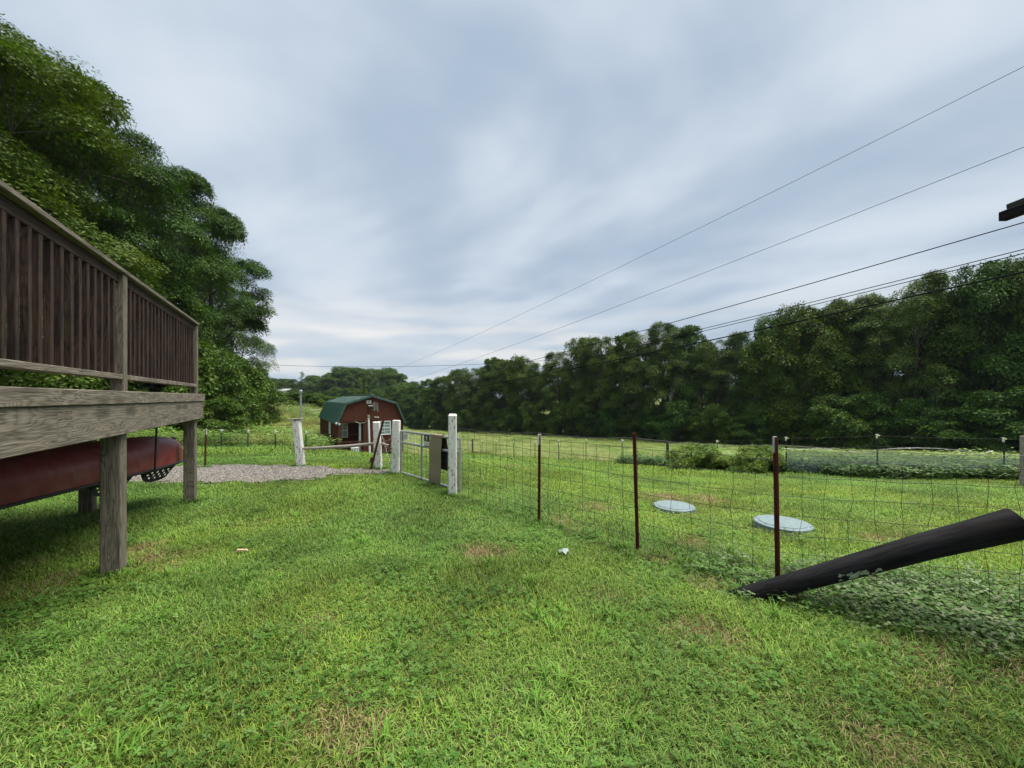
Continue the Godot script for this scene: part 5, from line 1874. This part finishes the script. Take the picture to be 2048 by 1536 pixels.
	part(o, "porch_rail", rl, M.shed_red)
	rl = MB.new()
	rl.box(Transform3D(Basis(), Vector3(0.75, 0.3, -0.03)), Vector3(1.2, 0.04, 0.04), 0.004)
	part(o, "porch_rail", rl, M.shed_red)
	for k in 8:
		rl = MB.new()
		rl.box(Transform3D(Basis(), Vector3(0.28 + k * 0.13, 0.55, -0.03)), Vector3(0.028, 0.46, 0.028), 0.003)
		part(o, "porch_baluster", rl, M.shed_red)
	for k in 2:
		rl = MB.new()
		rl.box(Transform3D(Basis(), Vector3(0.7, 0.12 - k * 0.16, 0.17 + k * 0.24)), Vector3(1.0, 0.05, 0.25), 0.004, uvo())
		part(o, "step", rl, M.rust)
	# windows
	window(o, Vector3(2.55, 1.53, 0.0), 0.66, 0.78, 2, 4)
	var sw := window(o, Vector3(-0.02, 1.46, -3.4), 0.5, 0.8, 2, 2)
	sw.rotation.y = -PI / 2
	# vents, lamp and meter on the gable
	for k in 2:
		b = MB.new()
		b.box(Transform3D(Basis(), Vector3(1.58 + k * 0.15, 3.08, 0.018)), Vector3(0.12, 0.2, 0.03), 0.004)
		part(o, "gable_vent", b, M.sign_grey)
	for k in 4:
		b = MB.new()
		b.box(Transform3D(Basis(Vector3(0, 0, 1), rr(-0.03, 0.03)), Vector3(1.90 + k * 0.085, 2.80 + rr(-0.05, 0.05), 0.016)), Vector3(0.05, 0.46 + rr(-0.1, 0.1), 0.02), 0.003)
		part(o, "flaking_louver", b, M.silver_wood)
	b = MB.new()
	b.tube([Vector3(1.74, 2.78, 0.0), Vector3(1.74, 2.78, 0.1)], 0.05, 8)
	b.tube([Vector3(1.68, 2.76, 0.1), Vector3(1.64, 2.72, 0.2)], [0.03, 0.055], 8)
	b.tube([Vector3(1.80, 2.76, 0.1), Vector3(1.84, 2.72, 0.2)], [0.03, 0.055], 8)
	part(o, "flood_lamp", b, M.sign_black)
	b = MB.new()
	b.box(Transform3D(Basis(), Vector3(1.74, 2.86, 0.05)), Vector3(0.22, 0.045, 0.09), 0.004)
	part(o, "lamp_bracket", b, M.white_plastic)
	b = MB.new()
	b.box(Transform3D(Basis(), Vector3(-0.10, 1.90, 0.13)), Vector3(0.1, 0.1, 0.06), 0.01)
	b.box(Transform3D(Basis(), Vector3(0.06, 1.84, 0.05)), Vector3(0.1, 0.12, 0.06), 0.02)
	part(o, "eave_lamp", b, M.white_plastic)
	# white box on the far side wall
	b = MB.new()
	b.box(Transform3D(Basis(), Vector3(W + 0.2, 0.95, -0.4)), Vector3(0.36, 0.5, 0.5), 0.01)
	part(o, "wall_unit", b, M.white_plastic)
	b = MB.new()
	for k in 7: b.box(Transform3D(Basis(), Vector3(W + 0.2, 0.78 + k * 0.055, -0.146)), Vector3(0.28, 0.02, 0.012), 0.002)
	part(o, "wall_unit_grille", b, M.sign_black)
	# cooler on the step
	var xf := o.transform
	var ck := thing("cooler", "white and dark striped drinks cooler standing on the shed step", "cooler", xf * Vector3(0.86, 0.147, 0.16), SHED_TURN)
	b = MB.new()
	b.box(Transform3D(Basis(), Vector3(0, 0.16, 0)), Vector3(0.42, 0.3, 0.22), 0.02)
	part(ck, "body", b, M.white_plastic)
	for k in 3:
		b = MB.new()
		b.box(Transform3D(Basis(), Vector3(-0.14 + k * 0.14, 0.15, 0.112)), Vector3(0.03, 0.24, 0.006), 0.001)
		part(ck, "stripe", b, M.sign_black)
	b = MB.new()
	b.box(Transform3D(Basis(), Vector3(0, 0.33, 0)), Vector3(0.44, 0.05, 0.24), 0.015)
	part(ck, "lid", b, M.white_plastic)
	b = MB.new()
	b.tube([Vector3(-0.12, 0.35, 0), Vector3(-0.1, 0.43, 0), Vector3(0.1, 0.43, 0), Vector3(0.12, 0.35, 0)], 0.014, 6)
	part(ck, "handle", b, M.white_plastic)
	# white pipe in front of the shed
	var pb := on(px(740, 900, 20.6).x, 20.6)
	var pp := thing("white_pipe", "thin white pipe standing upright in front of the red shed", "pipe", pb)
	b = MB.new()
	b.tube([Vector3(0, -0.3, 0), px(737, 834, 20.6) - pb], 0.05, 8)
	part(pp, "tube", b, M.white_plastic)
	b = MB.new()
	b.tube([px(737, 836, 20.6) - pb, px(737, 830, 20.6) - pb], 0.075, 8)
	part(pp, "cap", b, M.silver_wood)
	var cb := thing("service_cable", "slack pale cable from the white pipe to the shed porch", "cable", pb)
	b = MB.new()
	b.tube([px(737, 838, 20.6) - pb, px(730, 845, 20.7) - pb, px(720, 847, 21.0) - pb, px(710, 843, 21.9) - pb], 0.018, 5)
	part(cb, "line", b, M.curtain)
	# antenna mast in front of the gable
	var ab := on(px(754, 900, 20.9).x, 20.9)
	var am := thing("antenna_mast", "thin dark mast with a small crossbar before the shed window", "mast", ab)
	b = MB.new()
	b.tube([Vector3(0, -0.3, 0), px(753.5, 791, 20.9) - ab], [0.022, 0.016], 6)
	part(am, "mast", b, M.rust)
	b = MB.new()
	b.tube([px(749, 834, 20.9) - ab, px(758, 834.5, 20.9) - ab], 0.02, 6)
	part(am, "crossbar", b, M.white_plastic)

func window(parent: Node3D, at: Vector3, w: float, h: float, nx: int, ny: int) -> Node3D:
	var o := Node3D.new()
	o.name = "window"
	parent.add_child(o, true)
	o.position = at
	var b := MB.new()
	for s in [-1.0, 1.0]:
		b.box(Transform3D(Basis(), Vector3(s * w * 0.5, 0, 0.02)), Vector3(0.05, h + 0.05, 0.05), 0.004)
		b.box(Transform3D(Basis(), Vector3(0, s * h * 0.5, 0.021)), Vector3(w - 0.052, 0.05, 0.05), 0.004)
	part(o, "frame", b, M.white_plastic)
	b = MB.new()
	for i in range(1, nx): b.box(Transform3D(Basis(), Vector3(-w * 0.5 + w * i / nx, 0, 0.012)), Vector3(0.02, h - 0.05, 0.02), 0.002)
	for i in range(1, ny): b.box(Transform3D(Basis(), Vector3(0, -h * 0.5 + h * i / ny, 0.014)), Vector3(w - 0.05, 0.045 if i == ny / 2 else 0.02, 0.022), 0.002)
	part(o, "muntins", b, M.white_plastic)
	b = MB.new()
	b.box(Transform3D(Basis(), Vector3(0, 0, 0.004)), Vector3(w - 0.04, h - 0.04, 0.004), 0.0)
	part(o, "pane", b, M.glass)
	b = MB.new()
	b.box(Transform3D(Basis(), Vector3(0, 0, -0.012)), Vector3(w - 0.03, h - 0.03, 0.006), 0.0)
	part(o, "curtain", b, M.curtain)
	return o

# ------------------------------------------------------------------ power lines and far things
func cable(label: String, a: Vector3, c: Vector3, sag: float, rad: float, group := "") -> void:
	var base := Vector3(c.x, gh(c.x, c.z), c.z)
	var o := thing("power_line", label, "power line", base, 0.0, group)
	var pts := []
	for k in 41:
		var t := pow(k / 40.0, 0.6)
		pts.append(a.lerp(c, 1.0 - t) + Vector3(0, -4.0 * sag * t * (1.0 - t), 0) - base)
	var b := MB.new()
	b.tube(pts, rad, 5, false)
	part(o, "line", b, M.power_line)

func lines() -> void:
	rng.seed = 71
	var nd := 9.0
	var fd := 75.0
	var rows := [[-203, 762, 0.009, "thin topmost power line crossing the sky"], [28, 785, 0.010, "thin second power line below the topmost one"], [251, 793, 0.020, "dark power line under the two thin upper ones"], [330, 797, 0.016, "upper one of two close dark power lines"], [341, 799, 0.016, "lower one of two close dark power lines"], [395, 803, 0.030, "thick lowest cable along the tops of the wood"]]
	var pole_at := on(px(2716, 0, nd).x, nd)
	for r in rows:
		cable(r[3], px(2716, r[0], nd), px(728, r[1], fd), 0.9, r[2])
	utility_pole("tall wooden utility pole outside the yard carrying the power lines", pole_at, px(2716, -230, nd).y - pole_at.y, 0.17, [px(2716, -203, nd).y, px(2716, 251, nd).y])
	var fp := on(px(728, 0, fd).x, fd)
	var up := utility_pole("far utility pole overgrown with ivy behind the red shed", fp, px(728, 748, fd).y - fp.y, 0.16, [px(728, 762, fd).y])
	var xs := []
	var cs := []
	var hh := px(728, 745, fd).y - fp.y
	for i in 90:
		var y := rr(0.15, 1.0)
		xs.append(Transform3D(Basis(Vector3.UP, rr(0, TAU)).scaled(Vector3.ONE * rr(0.3, 0.5)), Vector3(rr(-0.35, 0.35), y * hh, rr(-0.35, 0.35))))
		cs.append(Color(1, 1, 1) * rr(0.6, 1.0))
	part(up, "ivy", bake("broad", xs, cs), M.leaves)
	cable("single cable running level across the view above the shed", px(430, 724, 56), px(1160, 716, 50), 0.9, 0.022)
	# pipe pole behind the leaning white post
	var pb := on(px(602, 0, 15.2).x, 15.2)
	var pl := thing("metal_pole", "thin grey metal pole with a small lamp head behind the capped white post", "pole", pb)
	var b := MB.new()
	b.tube([Vector3(0, -0.3, 0), px(601.5, 786, 15.2) - pb], 0.036, 8)
	part(pl, "tube", b, M.galvanized)
	b = MB.new()
	b.box(Transform3D(Basis(), px(601.5, 783, 15.2) - pb), Vector3(0.11, 0.12, 0.11), 0.02)
	part(pl, "lamp_head", b, M.galvanized)
	for k in 2:
		var a := px(603, 806 + k * 5, 15.2)
		var c := px(640, 818 + k * 6, 25.0)
		var o := thing("service_cable", "pale slack cable from the grey metal pole to the shed roof", "cable", pb, 0.0, "cables from the pole to the shed")
		b = MB.new()
		var pts := []
		for q in 9: pts.append(a.lerp(c, q / 8.0) + Vector3(0, -0.5 * sin(PI * q / 8.0) * 0.3, 0) - pb)
		b.tube(pts, 0.01, 4, false)
		part(o, "line", b, M.sign_grey)
	for e in [[544, 774, 118.0], [537, 775, 150.0]]:
		var d: float = e[2]
		var at := on(px(e[0], 0, d).x, d)
		utility_pole("distant small wooden pole at the edge of the sloping field", at, px(e[0], e[1], d).y - at.y, 0.14, [], "distant poles by the field")
	# white farmhouse on the rise
	var hd := 168.0
	var ha := on(px(568, 0, hd).x, hd)
	var hs := thing("farmhouse", "small white distant farmhouse below the far trees", "house", ha, 0.25)
	b = MB.new()
	b.box(Transform3D(Basis(), Vector3(0, 1.3, 0)), Vector3(7.5, 2.6, 5.0), 0.02)
	part(hs, "wall", b, M.far_white)
	b = MB.new()
	b.prism([Vector2(-2.9, 2.6), Vector2(2.9, 2.6), Vector2(0, 3.9)], -4.1, 4.1)
	var rf := part(hs, "roof", b, M.far_roof)
	rf.rotation.y = PI / 2
	hs.scale = Vector3.ONE * 0.72
	for k in 3:
		b = MB.new()
		b.box(Transform3D(Basis(), Vector3(-2.2 + 2.2 * k, 1.4, 2.52)), Vector3(0.8, 1.1, 0.06), 0.01)
		part(hs, "window", b, M.bare_board)

func utility_pole(label: String, at: Vector3, high: float, rad: float, arms: Array, group := "") -> Node3D:
	var o := thing("utility_pole", label, "utility pole", at, 0.0, group)
	var b := MB.new()
	b.tube([Vector3(0, -0.5, 0), Vector3(0, high, 0)], [rad, rad * 0.7], 10)
	part(o, "mast", b, M.bark)
	for y in arms:
		b = MB.new()
		b.box(Transform3D(Basis(Vector3.UP, 0.5), Vector3(0, y - at.y - 0.08, rad + 0.05)), Vector3(1.6, 0.1, 0.09), 0.01)
		part(o, "crossarm", b, M.bark)
	return o

func _ready() -> void:
	bump = noise(3, 0.09, 3)
	setup()
	materials()
	gravel()
	terrain()
	shed()
	deck()
	canoe()
	fences()
	yard_things()
	woods()
	lines()
	stones()
	lawn()
	weeds()
